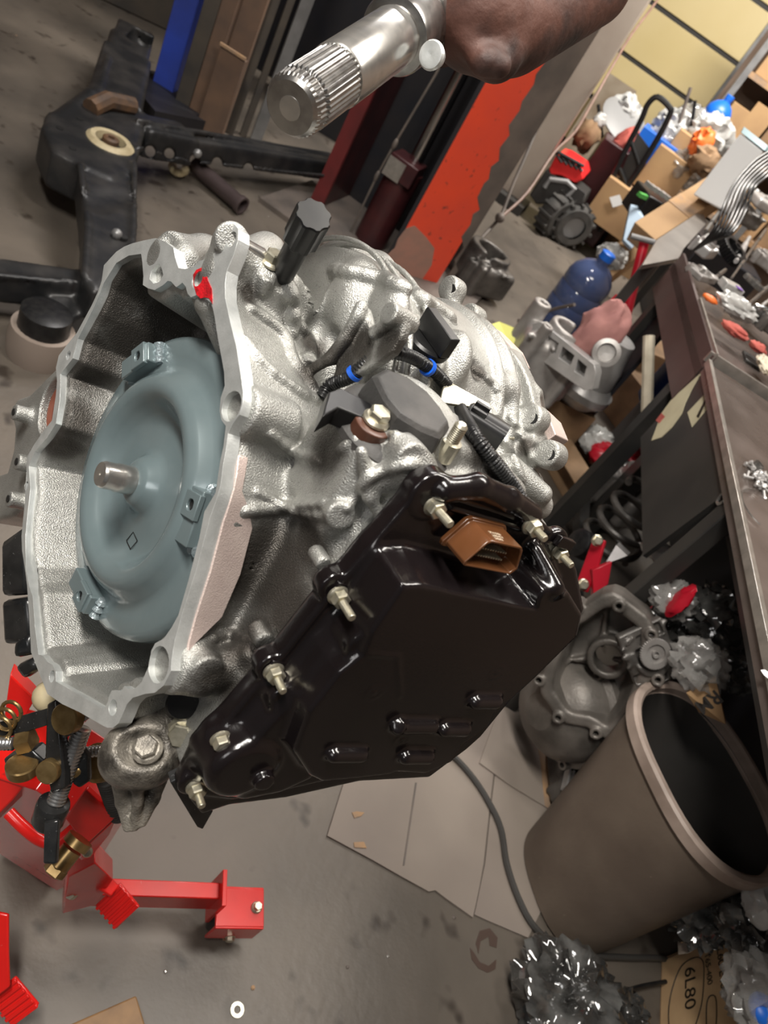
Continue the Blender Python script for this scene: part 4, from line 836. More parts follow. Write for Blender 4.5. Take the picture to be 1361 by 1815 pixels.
# ---- boards and blue post at the top
def upright(name, px, py, w, t, h, m_, label, cat, rot=.2, bev=.003, z0=0, **kw):
    c = fl(px, py); A3_ = [V3(math.cos(rot), math.sin(rot), 0), V3(-math.sin(rot), math.cos(rot), 0), EZ]; b = MB(); b.box(c+V3(0, 0, z0+h/2), (w/2, t/2, h/2), A3_); return b.obj(name, m_, label=label, cat=cat, bevel=bev, **kw)
upright('steel_post', 288, 178, .11, .10, 2.2, 'blue', 'blue painted steel post standing left of the brown boards', 'post')
b = MB(); b.box(fl(275, 190)+V3(0, 0, .04), (.22, .14, .04), [V3(.9, -.43, 0), V3(.43, .9, 0), EZ]); b.obj('post_foot', 'liftin', label='black steel foot at the base of the blue post', cat='post')
upright('board', 318, 208, .075, .05, 2.2, 'plank2', 'narrow dark greasy board standing just right of the blue post', 'board')
upright('board', 342, 222, .07, .06, 2.2, 'plank', 'thin brown-edged board standing behind the short brown plank', 'board')
upright('board', 372, 230, .14, .04, 2.2, 'plank', 'wide brown board standing behind the short plank', 'board')
upright('plank', 366, 246, .13, .03, .42, 'plank', 'short brown plank leaning before the taller boards', 'board')
b = MB(); b.box(fl(366, 246)+V3(0, -.02, .43), (.066, .006, .006), [V3(math.cos(.2), math.sin(.2), 0), V3(-math.sin(.2), math.cos(.2), 0), EZ]); b.obj('pale_edge', 'cardtan', bpy.data.objects['plank'])
for i, (x, y, w, lab) in enumerate(((405, 235, .05, 'dark steel bar standing right of the brown boards'), (452, 250, .06, 'grey steel bar standing nearest the hanging axle shaft'), (430, 240, .035, 'thin black bar standing between two wider bars'))):
    upright('steel_bar', x, y, w, .04, 2.2, 'plank2' if i != 1 else 'greysteel', lab, 'bar', rot=.5)
upright('black_cabinet', 560, 215, .62, .3, 1.6, 'liftin', 'black cabinet standing behind the lift column and shaft', 'cabinet', rot=.25)
upright('black_cabinet', 490, 130, .42, .3, 1.2, 'liftin', 'low black cabinet left of the taller one behind the shaft', 'cabinet', rot=.25)
b = MB(); c = fl(262, 40, .0); b.box(c+V3(-.25, .2, .15), (.22, .3, .15), [V3(.8, .6, 0), V3(-.6, .8, 0), EZ]); b.obj('dark_crate', 'plank2', label='dark crate at the far left of the blue post', cat='crate', bevel=.01)
M['carbon'] = M['liftin']
# ================================================================ splined shaft hanging in the foreground
ax0 = pt(514, 192, .56); ax1 = pt(880, -60, .86); ad = nrm(ax1-ax0)
sh = thing('axle_shaft', 'chrome splined axle shaft with rusty hub hanging at the top of the picture', 'shaft', ax0)
ts_ = lambda px, py: (lambda r, n: (lambda d, e: 0)(0, 0))(0, 0)
def along(px, py):      # distance along the shaft under a pixel
    best = min(np.linspace(0, .6, 301), key=lambda t: (lambda c: (CX+F_PX*c[0]/-c[2]-px)**2+(CY-F_PX*c[1]/-c[2]-py)**2)(RW.T@(ax0+ad*t-CAM))); return best
t1 = along(592, 132); t2 = along(694, 62); t3 = along(770, 15)
r_s = .0245
a_ = nrm(np.cross(ad, (0, 0, 1))); b_ = np.cross(ad, a_); n = 144; M['spline'] = mat('oiled splined steel', (.30, .29, .28), .26, .95, (.5, .49, .47), 60)
def spl(t, r, dr): return [ax0+ad*t+(r+(dr if (i % 4) < 2 else 0))*(math.cos(2*PI*i/n)*a_+math.sin(2*PI*i/n)*b_) for i in range(n)]
b = MB(); b.loft([spl(0, r_s*.80, 0), spl(.003, r_s*.90, -.0), spl(.006, r_s*.94, .0008), spl(.014, r_s*.95, .0012), spl(.0155, r_s*.90, 0), spl(.018, r_s*.90, 0), spl(.0195, r_s*.96, .0012), spl(t1-.003, r_s*.96, .0012), spl(t1, r_s*.93, .0)]); b.obj('splined_end', 'spline', sh, ang=12)
b = MB(); b.rev(ax0, ad, [(.009, -.0004), (.009, .001)], 20); b.obj('centre_dimple', 'steel', sh)
b = MB(); b.rev(ax0+ad*t1, ad, [(r_s*1.0, 0), (r_s*1.05, .002), (r_s*1.06, t2-t1-.002), (r_s*1.0, t2-t1)], 64); b.obj('polished_journal', 'steel', sh)
L_ = t3-t2
b = MB(); b.rev(ax0+ad*t2, ad, [(r_s*1.0, 0), (r_s*1.34, .002), (r_s*1.40, .006), (r_s*1.40, L_*.45), (r_s*1.55, L_*.5), (r_s*1.6, L_*.95), (r_s*1.5, L_)], 64); b.obj('bearing_collar', 'spline', sh)
b = MB(); b.rev(ax0+ad*(t3-.004), ad, [(r_s*1.6, 0), (r_s*2.15, .002), (r_s*2.2, .012), (r_s*2.0, .02)], 64); b.obj('rusty_ring', 'rust', sh)
b = MB(); b.rev(pt(765, 98, .66), nrm(RW@V3(-.45, -.3, .8)), [(.010, -.008), (.0125, 0), (.011, .003), (.008, .0035), (.0, .002)], 24); b.obj('aluminium_lug', 'mach', sh)
hub = MB(); 
fh = Field((-.2, -.2, -.2), (.24, .24, .3), .0045); kk = lambda px, py, D: RW.T@(pt(px, py, D)-ax0)
Hh = Field(np.min([kk(820, 40, .66), kk(1080, -60, .8), kk(900, 130, .7)], 0)-.12, np.max([kk(820, 40, .66), kk(1080, -60, .8), kk(900, 130, .7)], 0)+.12, .004)
Hh.cap(kk(850, 30, .72), kk(880, 40, .74), .050, .045, .01); Hh.cap(kk(880, 95, .72), kk(905, 10, .76), .026, .04, .01)
Hh.cap(kk(905, 40, .76), kk(1050, -30, .84), .050, .045, .012); Hh.cap(kk(870, 108, .70), kk(884, 116, .70), .014, .012, .008); Hh.path([kk(830, 75, .7), kk(850, 112, .7)], .010, .01)
field_obj('hub_casting', Hh, lambda v: ax0+v@RW.T, 'rust', sh, label='rust-brown hub casting')
b = MB(); b.cyl(pt(1030, -20, .83), pt(1290, -300, .98), .036, n=24); b.obj('axle_tube', 'rust', sh)
# ================================================================ grey bin
M['bin'] = mat('grimy grey-brown plastic bin', (.10, .075, .058), .55, 0, (.165, .13, .10), 4, .35, .7, .25, 70, speck=((.30, .25, .2), 90, .74))
M['binrim'] = mat('pale scuffed bin rim', (.50, .40, .34), .5, 0, (.26, .20, .165), 7)
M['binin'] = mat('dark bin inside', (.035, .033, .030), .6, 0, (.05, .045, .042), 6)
HB = .50; RIMC = V3(.885, 1.205, .5); BASEC = V3(.905, 1.135, 0)
print('bin', RIMC, BASEC)
ca_, sa_ = math.cos(math.radians(-50)), math.sin(math.radians(-50)); LX = V3(ca_, sa_, 0); LY = V3(-sa_, ca_, 0)
def bring(c, a, bb, z, n=64):
    return [V3(c[0], c[1], z)+LX*a*math.copysign(abs(math.cos(t))**.75, math.cos(t))+LY*bb*math.copysign(abs(math.sin(t))**.9, math.sin(t)) for t in np.linspace(0, 2*PI, n, False)]
def bc(z): return BASEC+(RIMC-BASEC)*z/HB
binT = thing('waste_bin', 'tall oval grey-brown plastic waste bin with a pale scuffed rim', 'bin', BASEC*V3(1, 1, 0))
ar, br_ = .212, .158
b = MB(); R_ = [bring(bc(z), (ar-.060)*(1-z/HB)+ar*z/HB-(.008 if z == 0 else 0), (br_-.036)*(1-z/HB)+br_*z/HB-(.008 if z == 0 else 0), z) for z in (0, .01, .12, .24, .36, HB-.02)]
b.loft(R_, False); b.f.append(tuple(range(64))[::-1]); b.obj('bin_body', 'bin', binT)
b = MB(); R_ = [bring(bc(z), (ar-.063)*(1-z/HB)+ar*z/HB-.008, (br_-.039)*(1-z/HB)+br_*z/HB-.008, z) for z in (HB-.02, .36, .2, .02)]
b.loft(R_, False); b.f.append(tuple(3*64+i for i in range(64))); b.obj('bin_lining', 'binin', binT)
b = MB(); c = bc(HB); pr = [(.0, -.03), (.010, -.028), (.011, -.002), (.006, .003), (-.004, .003), (-.010, -.002), (-.010, -.02), (-.0135, -.024), (-.0135, -.030)]
b.loft([bring(c, ar+e_, br_+e_, HB+z) for e_, z in pr], False); b.obj('bin_rim', 'binrim', binT)
# ================================================================ red jack
JR = 'jackred'
def pxbox(D, pts, th, m_=JR, name='plate', parent=None, label=None, bev=.002, **kw):
    """plate through pixel corners with their own depths, given real thickness"""
    P = [pt(x, y, d if d else D) for x, y, d in [(q if len(q) == 3 else (*q, None)) for q in pts]]; n_ = nrm(np.cross(P[1]-P[0], P[2]-P[0]))
    if n_.dot(P[0]-CAM) < 0: n_ = -n_
    P = [p_-n_*(p_-P[0]).dot(n_) for p_ in P]
    b = MB(); b.prism(P, n_*th); return b.obj(name, m_, parent, label=label, bevel=bev, **kw)
jack = thing('transmission_jack', 'glossy red floor transmission jack with black screw yokes carrying the transaxle', 'jack', fl(120, 1640))
# mast body: tapered red column, standing on the floor
Zb = lambda px, py, z: fl(px, py, z)
b = MB(); top = [Zb(*q, .62) for q in [(-60, 1330), (75, 1345), (175, 1440), (120, 1560), (-60, 1500)]]
pxbox(1.02, [(-60, 1360, .98), (62, 1400, .94), (180, 1475, .96), (128, 1600, 1.10), (45, 1666, 1.22), (-60, 1560, 1.2)], .10, name='mast', parent=jack)
pxbox(.95, [(-60, 1500, .99), (20, 1420, .96), (75, 1352, .94), (60, 1345, .94), (-60, 1400, .96)], .02, name='mast_flange', parent=jack)
b = MB(); b.tube(smoothpath([pt(*q) for q in [(15, 1440, .93), (40, 1465, .93), (70, 1488, .935), (100, 1492, .94), (130, 1470, .945), (160, 1440, .95)]], 5), .008, 12); b.obj('bent_rod', JR, jack)
pxbox(.92, [(115, 1452, .90), (152, 1400, .88), (205, 1450, .90), (152, 1500, .92)], .010, name='lug_plate', parent=jack)
pxbox(.92, [(152, 1502, .925), (206, 1452, .905), (196, 1478, .94), (168, 1535, .97), (140, 1520, .96)], .008, name='lug_plate', parent=jack)
pxbox(1.05, [(120, 1555, 1.02), (168, 1530, 1.0), (200, 1560, 1.08), (170, 1610, 1.16), (110, 1612, 1.16)], .03, name='pivot_block', parent=jack)
# leg: square tube to the caster
LZ = .13
lp = [fl(190, 1560, LZ), fl(392, 1568, LZ), fl(392, 1590, LZ), fl(190, 1583, LZ)]; lb = [fl(190, 1583, LZ), fl(392, 1590, LZ)]
ld = nrm(lp[1]-lp[0]); lw = np.cross(EZ, ld); lc = (lp[0]+lp[1]+lp[2]+lp[3])/4; Ll = np.linalg.norm(lp[1]-lp[0])/2
b = MB(); b.box(lc-V3(0, 0, .030)-ld*.02, (Ll+.02, .0135, .030), [ld, lw, EZ]); b.obj('leg', JR, jack, bevel=.002)
ec = lc+ld*Ll-V3(0, 0, .030); b = MB(); b.box(ec, (.004, .030, .048), [ld, lw, EZ]); b.obj('end_plate', JR, jack, bevel=.001)
b = MB(); cb_ = ec+ld*.045+lw*-.018; b.box(cb_+V3(0, 0, -.0), (.045, .032, .003), [ld, lw, EZ]); 
for s_ in (-1, 1): b.box(cb_+lw*.032*s_+V3(0, 0, -.028), (.045, .003, .030), [ld, lw, EZ])
b.obj('caster_bracket', JR, jack, bevel=.0015)
b = MB(); wc_ = cb_+V3(0, 0, 0); wc_[2] = .042; b.rev(wc_-lw*.018, lw, [(.034, 0), (.042, .004), (.042, .032), (.034, .036)], 32); wh = b.obj('caster_wheel', 'rubber', jack)
for s_ in (-1, 1): hexbolt(wc_+lw*.034*s_+V3(0, 0, .008)-lw*.002*s_, lw*s_, .008, .008, jack)
hexbolt(cb_+ld*.03+V3(0, 0, .003), EZ, .008, .010, jack)
# ribbed foot pedals
def pedal(c4, D, nrib, label=None):
    P = [pt(*q) for q in c4]; base = pxbox(D, c4, .006, name='pedal', parent=jack)
    u_ = P[1]-P[0]; v_ = P[3]-P[0]; n_ = nrm(np.cross(u_, v_)); n_ = -n_ if n_.dot(P[0]-CAM) > 0 else n_
    for i in range(nrib):
        f = (i+.5)/nrib; c = P[0]+v_*f+u_*.5; b = MB(); b.box(c+n_*.0012, (np.linalg.norm(u_)/2, np.linalg.norm(v_)/nrib*.27, .0022), [nrm(u_), nrm(v_-v_.dot(nrm(u_))*nrm(u_)), n_]); b.obj('grip_rib', JR, base, bevel=.0008)
pxbox(1.1, [(150, 1540, 1.10), (180, 1535, 1.12), (212, 1570, 1.12), (172, 1608, 1.12), (135, 1570, 1.10)], .006, name='pedal_arm', parent=jack)
pedal([(168, 1606, 1.12), (212, 1566, 1.12), (246, 1608, 1.12), (205, 1648, 1.12)], 1.12, 5)
pxbox(1.1, [(-40, 1610, 1.10), (14, 1622, 1.10), (14, 1690, 1.10), (28, 1735, 1.12), (-10, 1765, 1.12), (-40, 1740, 1.1)], .006, name='pedal_arm', parent=jack)
pedal([(-22, 1768, 1.12), (26, 1732, 1.12), (68, 1782, 1.12), (22, 1822, 1.12)], 1.12, 6)
# red upper bits left of the bell
pxbox(.95, [(5, 1290, .95), (18, 1195, .93), (62, 1240, .95), (30, 1290, .97)], .03, name='mast_head', parent=jack)
b = MB(); b.sph(pt(88, 1235, .80), .018, 16, 10); b.obj('cream_roller', 'cream', jack)
# black yokes, screws, handle
def yoke(P, th, name='yoke_arm'): return pxbox(.8, P, th, 'blackmetal', name, jack, bev=.0025)
yoke([(-20, 1285, .82), (85, 1255, .78), (86, 1285, .78), (-20, 1318, .82)], .014)
yoke([(82, 1248, .775), (98, 1240, .77), (112, 1370, .77), (110, 1400, .77), (86, 1408, .775), (78, 1360, .78)], .012)
yoke([(5, 1345, .80), (55, 1330, .79), (78, 1350, .79), (66, 1370, .80), (20, 1372, .81)], .02)
yoke([(118, 1275, .76), (150, 1265, .76), (148, 1280, .76), (116, 1310, .76), (106, 1300, .76)], .02)
yoke([(118, 1330, .79), (140, 1318, .79), (156, 1340, .79), (158, 1385, .79), (140, 1398, .79), (128, 1390, .79)], .010)
def pivot(c, d, r, L, parent=jack, m_='brass'):
    b = MB(); b.rev(c, d, [(r*.92, 0), (r, .0015), (r, L), (r*.9, L)], 26); return b.obj('pivot_pin', m_, parent)
zr = lambda *a: nrm(RW@V3(*a))
pivot(pt(82, 1370, .765), zr(-.1, 0, 1)*-1, .0125, .014); pivot(pt(38, 1352, .785), zr(.1, .9, .5)*-1, .0165, .012); pivot(pt(112, 1275, .745), zr(-.3, .1, 1)*-1, .016, .012)
b = MB(); b.rev(pt(98, 1372, .79), nrm(pt(150, 1362, .80)-pt(98, 1372, .79)), [(.0095, 0), (.0095, .026)], 20); b.obj('brass_trunnion', 'brass', jack)
def screw(p0, p1, r, name='threaded_rod', parent=jack, pitch=.004):
    p0, p1 = np.array(p0), np.array(p1); L = np.linalg.norm(p1-p0); n_ = int(L/pitch); pr = []
    for i in range(n_): pr += [(r*.82, i*pitch), (r, i*pitch+pitch*.3), (r, i*pitch+pitch*.6), (r*.82, (i+.9)*pitch)]
    b = MB(); b.rev(p0, nrm(p1-p0), pr, 18); return b.obj(name, 'zinc', parent, ang=50)
screw(pt(146, 1290, .785), pt(98, 1425, .79), .0098); screw(pt(-20, 1318, .80), pt(32, 1318, .80), .0075); screw(pt(150, 1334, .82), pt(184, 1330, .82), .0065)
b = MB(); b.rev(pt(34, 1318, .80), nrm(pt(60, 1312, .80)-pt(34, 1318, .80)), [(.013, 0), (.013, .016)], 6); b.obj('brass_nut', 'brass', jack)
b = MB(); c = pt(97, 1420, .79); d_ = nrm(pt(82, 1462, .80)-c); b.rev(c, d_, [(.010, 0), (.0165, .002), (.0175, .006), (.0170, .028), (.013, .034)], 30); hb = b.obj('handle_socket', 'blackmetal', jack)
pxbox(.79, [(78, 1455, .775), (103, 1452, .775), (98, 1532, .765), (76, 1532, .765)], .008, 'blackmetal', 'turn_handle', jack)
b = MB(); c = pt(128, 1505, .86); d_ = nrm(pt(96, 1545, .85)-c); b.rev(c, d_, [(.0125, 0), (.0125, .022), (.0115, .024)], 24); b.hexa(c+d_*.022, d_, .0135, .010); b.rev(c-d_*.014, d_, [(.016, 0), (.016, .010)], 24); b.obj('brass_valve', 'brass', jack, ang=25)
b = MB(); p0, p1 = pt(188, 1378, .86), pt(212, 1448, .92); pr = []; L = np.linalg.norm(p1-p0); n_ = int(L/.005)
for i in range(n_): pr += [(.0105, i*.005), (.012, i*.005+.002), (.0105, i*.005+.004)]
b.rev(p0, nrm(p1-p0), pr, 22); b.obj('ribbed_boot', 'rubber', jack, ang=60)
b = MB(); b.rev(pt(172, 1352, .84), zr(-.3, .3, 1), [(.022, -.01), (.022, 0), (.018, .003)], 26); b.obj('pivot_cap', 'brass', jack)
for i, q in enumerate([(20, 1262, .80), (10, 1275, .80), (2, 1290, .80)]):
    b = MB(); c = pt(*q); b.tube([c+.012*(math.cos(t)*zr(1, 0, .2)+math.sin(t)*zr(0, 1, .2)) for t in np.linspace(0, 2*PI, 17)], .0022, 8); b.obj('chain_link', 'brass', jack)
for P_, th in (([(0, 960, .80), (42, 930, .78), (44, 1055, .78), (0, 1058, .80)], .05), ([(0, 1065, .80), (46, 1060, .78), (56, 1140, .78), (0, 1145, .80)], .05), ([(22, 1140, .77), (55, 1120, .77), (62, 1160, .77), (30, 1165, .78)], .03), ([(22, 1183, .78), (56, 1168, .77), (70, 1185, .77), (40, 1208, .78)], .02)):
    pxbox(.8, P_, th, 'blackmetal', 'support_pad', jack, bev=.006)
hexbolt(pt(155, 1510, .93), zr(.3, .2, 1), .005, .006, jack); hexbolt(pt(128, 1583, 1.1), zr(0, .2, 1), .007, .007, jack)
# wooden block at the bottom edge
b = MB(); b.prism([fl(*q, .09) for q in [(110, 1822), (242, 1764), (262, 1830), (240, 1900), (110, 1900)]], (0, 0, -.09)); b.obj('wooden_block', mat('orange-brown wood', (.21, .115, .045), .55, 0, (.14, .075, .03), 26), label='orange-brown wooden block on the floor at the bottom left edge', cat='block', bevel=.003)
# ================================================================ benches, shelves and clutter
from mathutils import noise as mn
M['clear'] = mat('clear crinkled plastic film', (.42, .41, .39), .10, 0, (.22, .21, .20), 14, .4, .6, spec=.9, alpha=.5, bump=.9, bscale=28)
M['cleardark'] = mat('smoky plastic film', (.035, .034, .032), .08, 0, (.12, .12, .115), 16, .45, .68, spec=1., coat=.6, bump=1.0, bscale=30)
M['whitebag'] = mat('white plastic film', (.55, .55, .53), .2, 0, (.34, .34, .33), 12, bump=.8, bscale=26)
M['pinkrag'] = mat('faded pink shop rag', (.42, .20, .18), .85, 0, (.33, .15, .14), 16)
M['redrag'] = mat('red shop rag', (.50, .12, .09), .85, 0, (.36, .07, .06), 18)
M['glove'] = mat('cream cotton glove', (.60, .54, .42), .85, 0, (.48, .42, .32), 20)
M['redplastic'] = mat('crimson plastic', (.45, .010, .025), .3)
M['redquad'] = mat('bright red plastic', (.75, .03, .03), .3)
M['jugblue'] = mat('blue tinted water bottle', (.10, .14, .30), .10, 0, (.07, .10, .22), 4, spec=.8, trans=.35)
M['bluebox'] = mat('bright blue plastic', (.01, .13, .60), .4)
M['drumblue'] = mat('dark blue plastic drum', (.012, .03, .13), .4)
M['yellow'] = mat('yellow paper', (.78, .78, .22), .7)
M['castdull'] = mat('dull aluminium casting', (.27, .25, .235), .42, .45, (.40, .385, .37), 14, bump=.3, bscale=200)
M['castdark'] = mat('oily dark casting', (.07, .065, .06), .38, .35, (.13, .12, .11), 16, bump=.3, bscale=160)
M['castgrimy'] = mat('grimy brown-grey casting', (.075, .068, .060), .45, .35, (.20, .18, .16), 9, .35, .7, bump=.3, bscale=160)
M['castlight'] = mat('pale aluminium casting', (.42, .41, .40), .36, .5, (.58, .57, .56), 12)
M['gearsteel'] = mat('oiled gear steel', (.24, .23, .22), .25, .85, (.36, .35, .33), 30)
M['orange'] = mat('orange plastic bag', (.80, .17, .03), .5)
M['tyre'] = mat('dusty black tyre', (.035, .034, .032), .75, 0, (.07, .065, .06), 10)
M['greyplastic'] = mat('grey plastic', (.25, .25, .25), .5)
M['green'] = mat('green plastic', (.10, .42, .09), .4)
M['lightblue'] = mat('pale blue plastic sheet', (.33, .42, .52), .5)
M['ink'] = mat('black marker ink', (.02, .015, .01), .6)
M['inkblue'] = mat('blue print', (.04, .10, .55), .5); M['inkred'] = mat('red print', (.65, .05, .06), .5)
M['cardpale'] = mat('pale tan cardboard', (.62, .42, .23), .75, 0, (.46, .30, .16), 6)
def setlab(o, label, cat, group=None): return tag(o, label, cat, group)
def crumple(name, c, r, m_, label, cat, seed=0, amp_=.35, fr=2.2, n=30, parent=None, floor_z=None, flat_=1.0, group=None):
    rr = r if hasattr(r, '__len__') else (r, r, r); b = MB(); rings = []; c = np.array(c); amp = amp_*.9
    for k in range(n//2+1):
        t = PI*(k+.02)/(n//2+.04); ring = []
        for i in range(n):
            d = V3(math.sin(t)*math.cos(2*PI*i/n), math.sin(t)*math.sin(2*PI*i/n), -math.cos(t))
            q = Vector(d*fr+seed*7.3); a = 1+amp*(.35-abs(mn.noise(q*.8))*2.4)+amp*.42*(.3-abs(mn.noise(q*1.7+Vector((3, 1, 2))))*2.2)+amp*.10*(.3-abs(mn.noise(q*3.6))*2)
            p = c+d*np.array(rr)*a
            if floor_z is not None: p[2] = max(p[2], floor_z)
            ring.append(p)
        rings.append(ring)
    b.loft(rings); return b.obj(name, m_, parent, label=label, cat=cat, ang=50, group=group)
def rotz(a): return [V3(math.cos(a), math.sin(a), 0), V3(-math.sin(a), math.cos(a), 0), EZ]
def carton(c, w, d, h, a, m_, label, cat='box', open_=False, name='cardboard_box', tape=True):
    """c = centre of the base"""
    c = np.array(c, float); t = thing(name, label, cat, c); A_ = rotz(a)
    if not open_:
        b = MB(); b.box(c+V3(0, 0, h/2), (w/2, d/2, h/2), A_); b.obj('carton', m_, t, bevel=.003)
        if tape: b = MB(); b.box(c+V3(0, 0, h+.0006), (w/2*1.002, .025, .0008), A_); b.obj('tape', 'cardtan', t)
    else:
        b = MB(); th = .004; b.box(c+V3(0, 0, th/2), (w/2, d/2, th/2), A_)
        for s in (-1, 1):
            b.box(c+A_[0]*s*(w/2-th/2)+V3(0, 0, h/2), (th/2, d/2, h/2), A_); b.box(c+A_[1]*s*(d/2-th/2)+V3(0, 0, h/2), (w/2-th, th/2, h/2), A_)
        b.obj('carton', m_, t)
        for s in (-1, 1):
            up = nrm(A_[0]*s*.8+V3(0, 0, -.35)); q = c+A_[0]*s*w/2+V3(0, 0, h); b = MB(); b.prism([q-A_[1]*d/2, q+A_[1]*d/2, q+A_[1]*d/2*.96+up*w*.3, q-A_[1]*d/2*.96+up*w*.3], V3(0, 0, .004)); b.obj('flap', m_, t)
    return t
def ringgear(name, c, ax, R, r, h, m_, label, cat='gear', teeth=28):
    t = thing(name, label, cat, c); ax = nrm(ax); a = nrm(np.cross(ax, (.3, .5, .81))); b_ = np.cross(ax, a); c = np.array(c)
    N = teeth*4; f = lambda rad, z, dr=0: [c+ax*z+(rad+(dr if i % 4 < 2 else 0))*(math.cos(2*PI*i/N)*a+math.sin(2*PI*i/N)*b_) for i in range(N)]
    b = MB(); b.loft([f(r, 0), f(R*.95, 0), f(R*.95, .001, R*.05), f(R*.95, h-.001, R*.05), f(R*.95, h), f(r, h), f(r, 0)], False); b.obj('toothed_ring', m_, t, ang=30)
    b = MB(); b.rev(c, ax, [(r*1.0, h*.3), (r*.4, h*.2), (r*.4, h*1.3), (r*.25, h*1.3), (r*.25, h*.1)], 24); b.obj('hub', m_, t); return t
def casting(name, c, A, half, m_, label, cat, seed, holes=3, vox=None, posts=5, parent=None):
    """a ribbed gearbox casting: body block, bosses, ribs and bored holes"""
    rs = random.Random(seed); h = vox or max(half)/26.; A = np.array(A, float); half = np.array(half, float)
    g = Field(-half*1.35, half*1.35, h); g.box((0, 0, 0), half*V3(.86, .8, .62), np.eye(3), half[2]*.25, h*2)
    g.cyl((rs.uniform(-.2, .2)*half[0], 0, -half[2]*.3), (0, 0, half[2]*1.0), half[1]*.62, h, h*3)
    for i in range(posts):
        x, y = rs.choice((-1, 1))*rs.uniform(.45, .9)*half[0], rs.choice((-1, 1))*rs.uniform(.4, .85)*half[1]; r = min(half)*rs.uniform(.16, .30)
        g.cyl((x, y, -half[2]*.7), (x, y, half[2]*rs.uniform(.6, 1.0)), r, h*.5, h*2); g.cyl((x, y, half[2]*.3), (x, y, half[2]*1.2), r*.45, h*.3, h*.5, True)
    for i in range(3): g.path([(rs.uniform(-.9, .9)*half[0], -half[1]*.85, half[2]*.6), (rs.uniform(-.9, .9)*half[0], half[1]*.85, half[2]*.6)], h*1.3, h*2)
    g.cyl((0, 0, -half[2]*.1), (0, 0, half[2]*1.3), half[1]*.42, h, h, True)
    for i in range(holes):
        x = rs.uniform(-.7, .7)*half[0]; y = rs.uniform(-.6, .6)*half[1]; g.box((x, y, half[2]*.6), (half[0]*rs.uniform(.08, .16), half[1]*rs.uniform(.1, .25), half[2]*.5), np.eye(3), h, h, True)
    c = np.array(c, float); v_, q = g.mesh(); v_ = v_@A; b = MB(); b.v = [tuple(p) for p in (v_+c)]; b.f = [tuple(int(k) for k in f) for f in q]
    o = b.obj(name, m_, parent, label=label, cat=cat, ang=60); return o
def steppedshaft(name, p0, p1, r, m_, label, cat='shaft', seed=0):
    rs = random.Random(seed); L = np.linalg.norm(np.array(p1)-np.array(p0)); z = 0; pr = [(r*.5, 0)]
    while z < L: rr = r*rs.uniform(.5, 1.); dz = L*rs.uniform(.08, .22); pr += [(rr, z), (rr, min(L, z+dz))]; z += dz
    b = MB(); b.rev(p0, np.array(p1)-np.array(p0), pr, 18); return b.obj(name, m_, label=label, cat=cat, ang=30)
# ---------------------------------------------------------------- benches
BZ = .90
def bpt(px, py, z=BZ): return fl(px, py, z)
nb = thing('workbench', 'near black steel workbench with scuffed top and bright worn edge', 'workbench', V3(1.0, 1.6, 0))
E0, E1 = bpt(1255, 645), bpt(1375, 1230); ed = nrm((E1-E0)*V3(1, 1, 0)); eo = np.cross(ed, EZ)*-1; eo = eo if eo[0] > 0 else -eo
bnear = [E0-V3(0, 0, 0), E1+ed*.25, E1+ed*.25+eo*.75, E0+eo*.75]
b = MB(); b.prism([p-V3(0, 0, .002) for p in bnear], (0, 0, -.03)); b.obj('bench_top', 'benchtop', nb)
b = MB(); L = np.linalg.norm(E1+ed*.25-E0); b.box((E0+E1+ed*.25)/2-eo*.004+V3(0, 0, .004), (L/2, .006, .010), [ed, eo, EZ]); b.obj('edge_strip', 'edge', nb, bevel=.001)
b = MB(); r0, r1, r2, r3 = fl(1272, 872, .80), fl(1366, 1420, .80), fl(1366, 1225, .868), fl(1303, 862, .868); b.prism([r0, r1, r2, r3], eo*.012); b.obj('drawer_rail', 'benchblk', nb, bevel=.002)
b = MB(); hk = bpt(1312, 905, .86)-eo*.05; b.tube([hk+.014*(math.cos(t)*ed+math.sin(t)*EZ) for t in np.linspace(0, 2*PI, 17)], .004, 8); b.obj('ring_pull', 'gearsteel', nb)
fp = lambda x, y, o=.0: onplane(x, y, E0+eo*o, eo)     # point on the bench's front plane
b = MB(); b.prism([fp(*q, .012) for q in [(1135, 775), (1254, 648), (1302, 900), (1272, 885), (1205, 935), (1139, 985)]], eo*.012); fpn = b.obj('front_panel', 'benchblk', nb, smooth=False)
st1 = [(1154, 781), (1165, 752), (1170, 735), (1192, 705), (1212, 688), (1243, 660), (1226, 690), (1214, 715), (1208, 733), (1190, 758), (1172, 775)]
b = MB(); b.prism([fp(*q, .0105) for q in st1], eo*.001); b.obj('torn_sticker', 'paper', fpn, smooth=False); b = MB(); b.prism([fp(*q, .0095) for q in [(1162, 745), (1172, 732), (1178, 738), (1168, 750)]], eo*.001); b.obj('red_mark', 'redrag', fpn, smooth=False)
b = MB(); b.prism([fp(*q, .0105) for q in [(1218, 731), (1250, 697), (1260, 716), (1226, 757)]], eo*.001); b.obj('sticker', 'paper', fpn, smooth=False)
b = MB(); b.prism([fp(*q, .0098) for q in [(1234, 738), (1249, 708), (1252, 710), (1238, 741)]], eo*.0008); b.obj('sticker_line', 'ink', fpn, smooth=False)
def leg(base, w=.045, h=.87, parent=nb): b = MB(); b.box(base*V3(1, 1, 0)+V3(0, 0, h/2), (w, w*.8, h/2), [ed, eo, EZ]); return b.obj('leg', 'benchblk', parent, bevel=.003)
LA = fl(1030, 930); leg(LA+eo*.02, .04, .88)
LB = fl(1005, 1168); LB2 = E0+ed*(LA-E0).dot(ed)
q = fp(1060, 1085); leg(q+eo*.03, .026, .88)
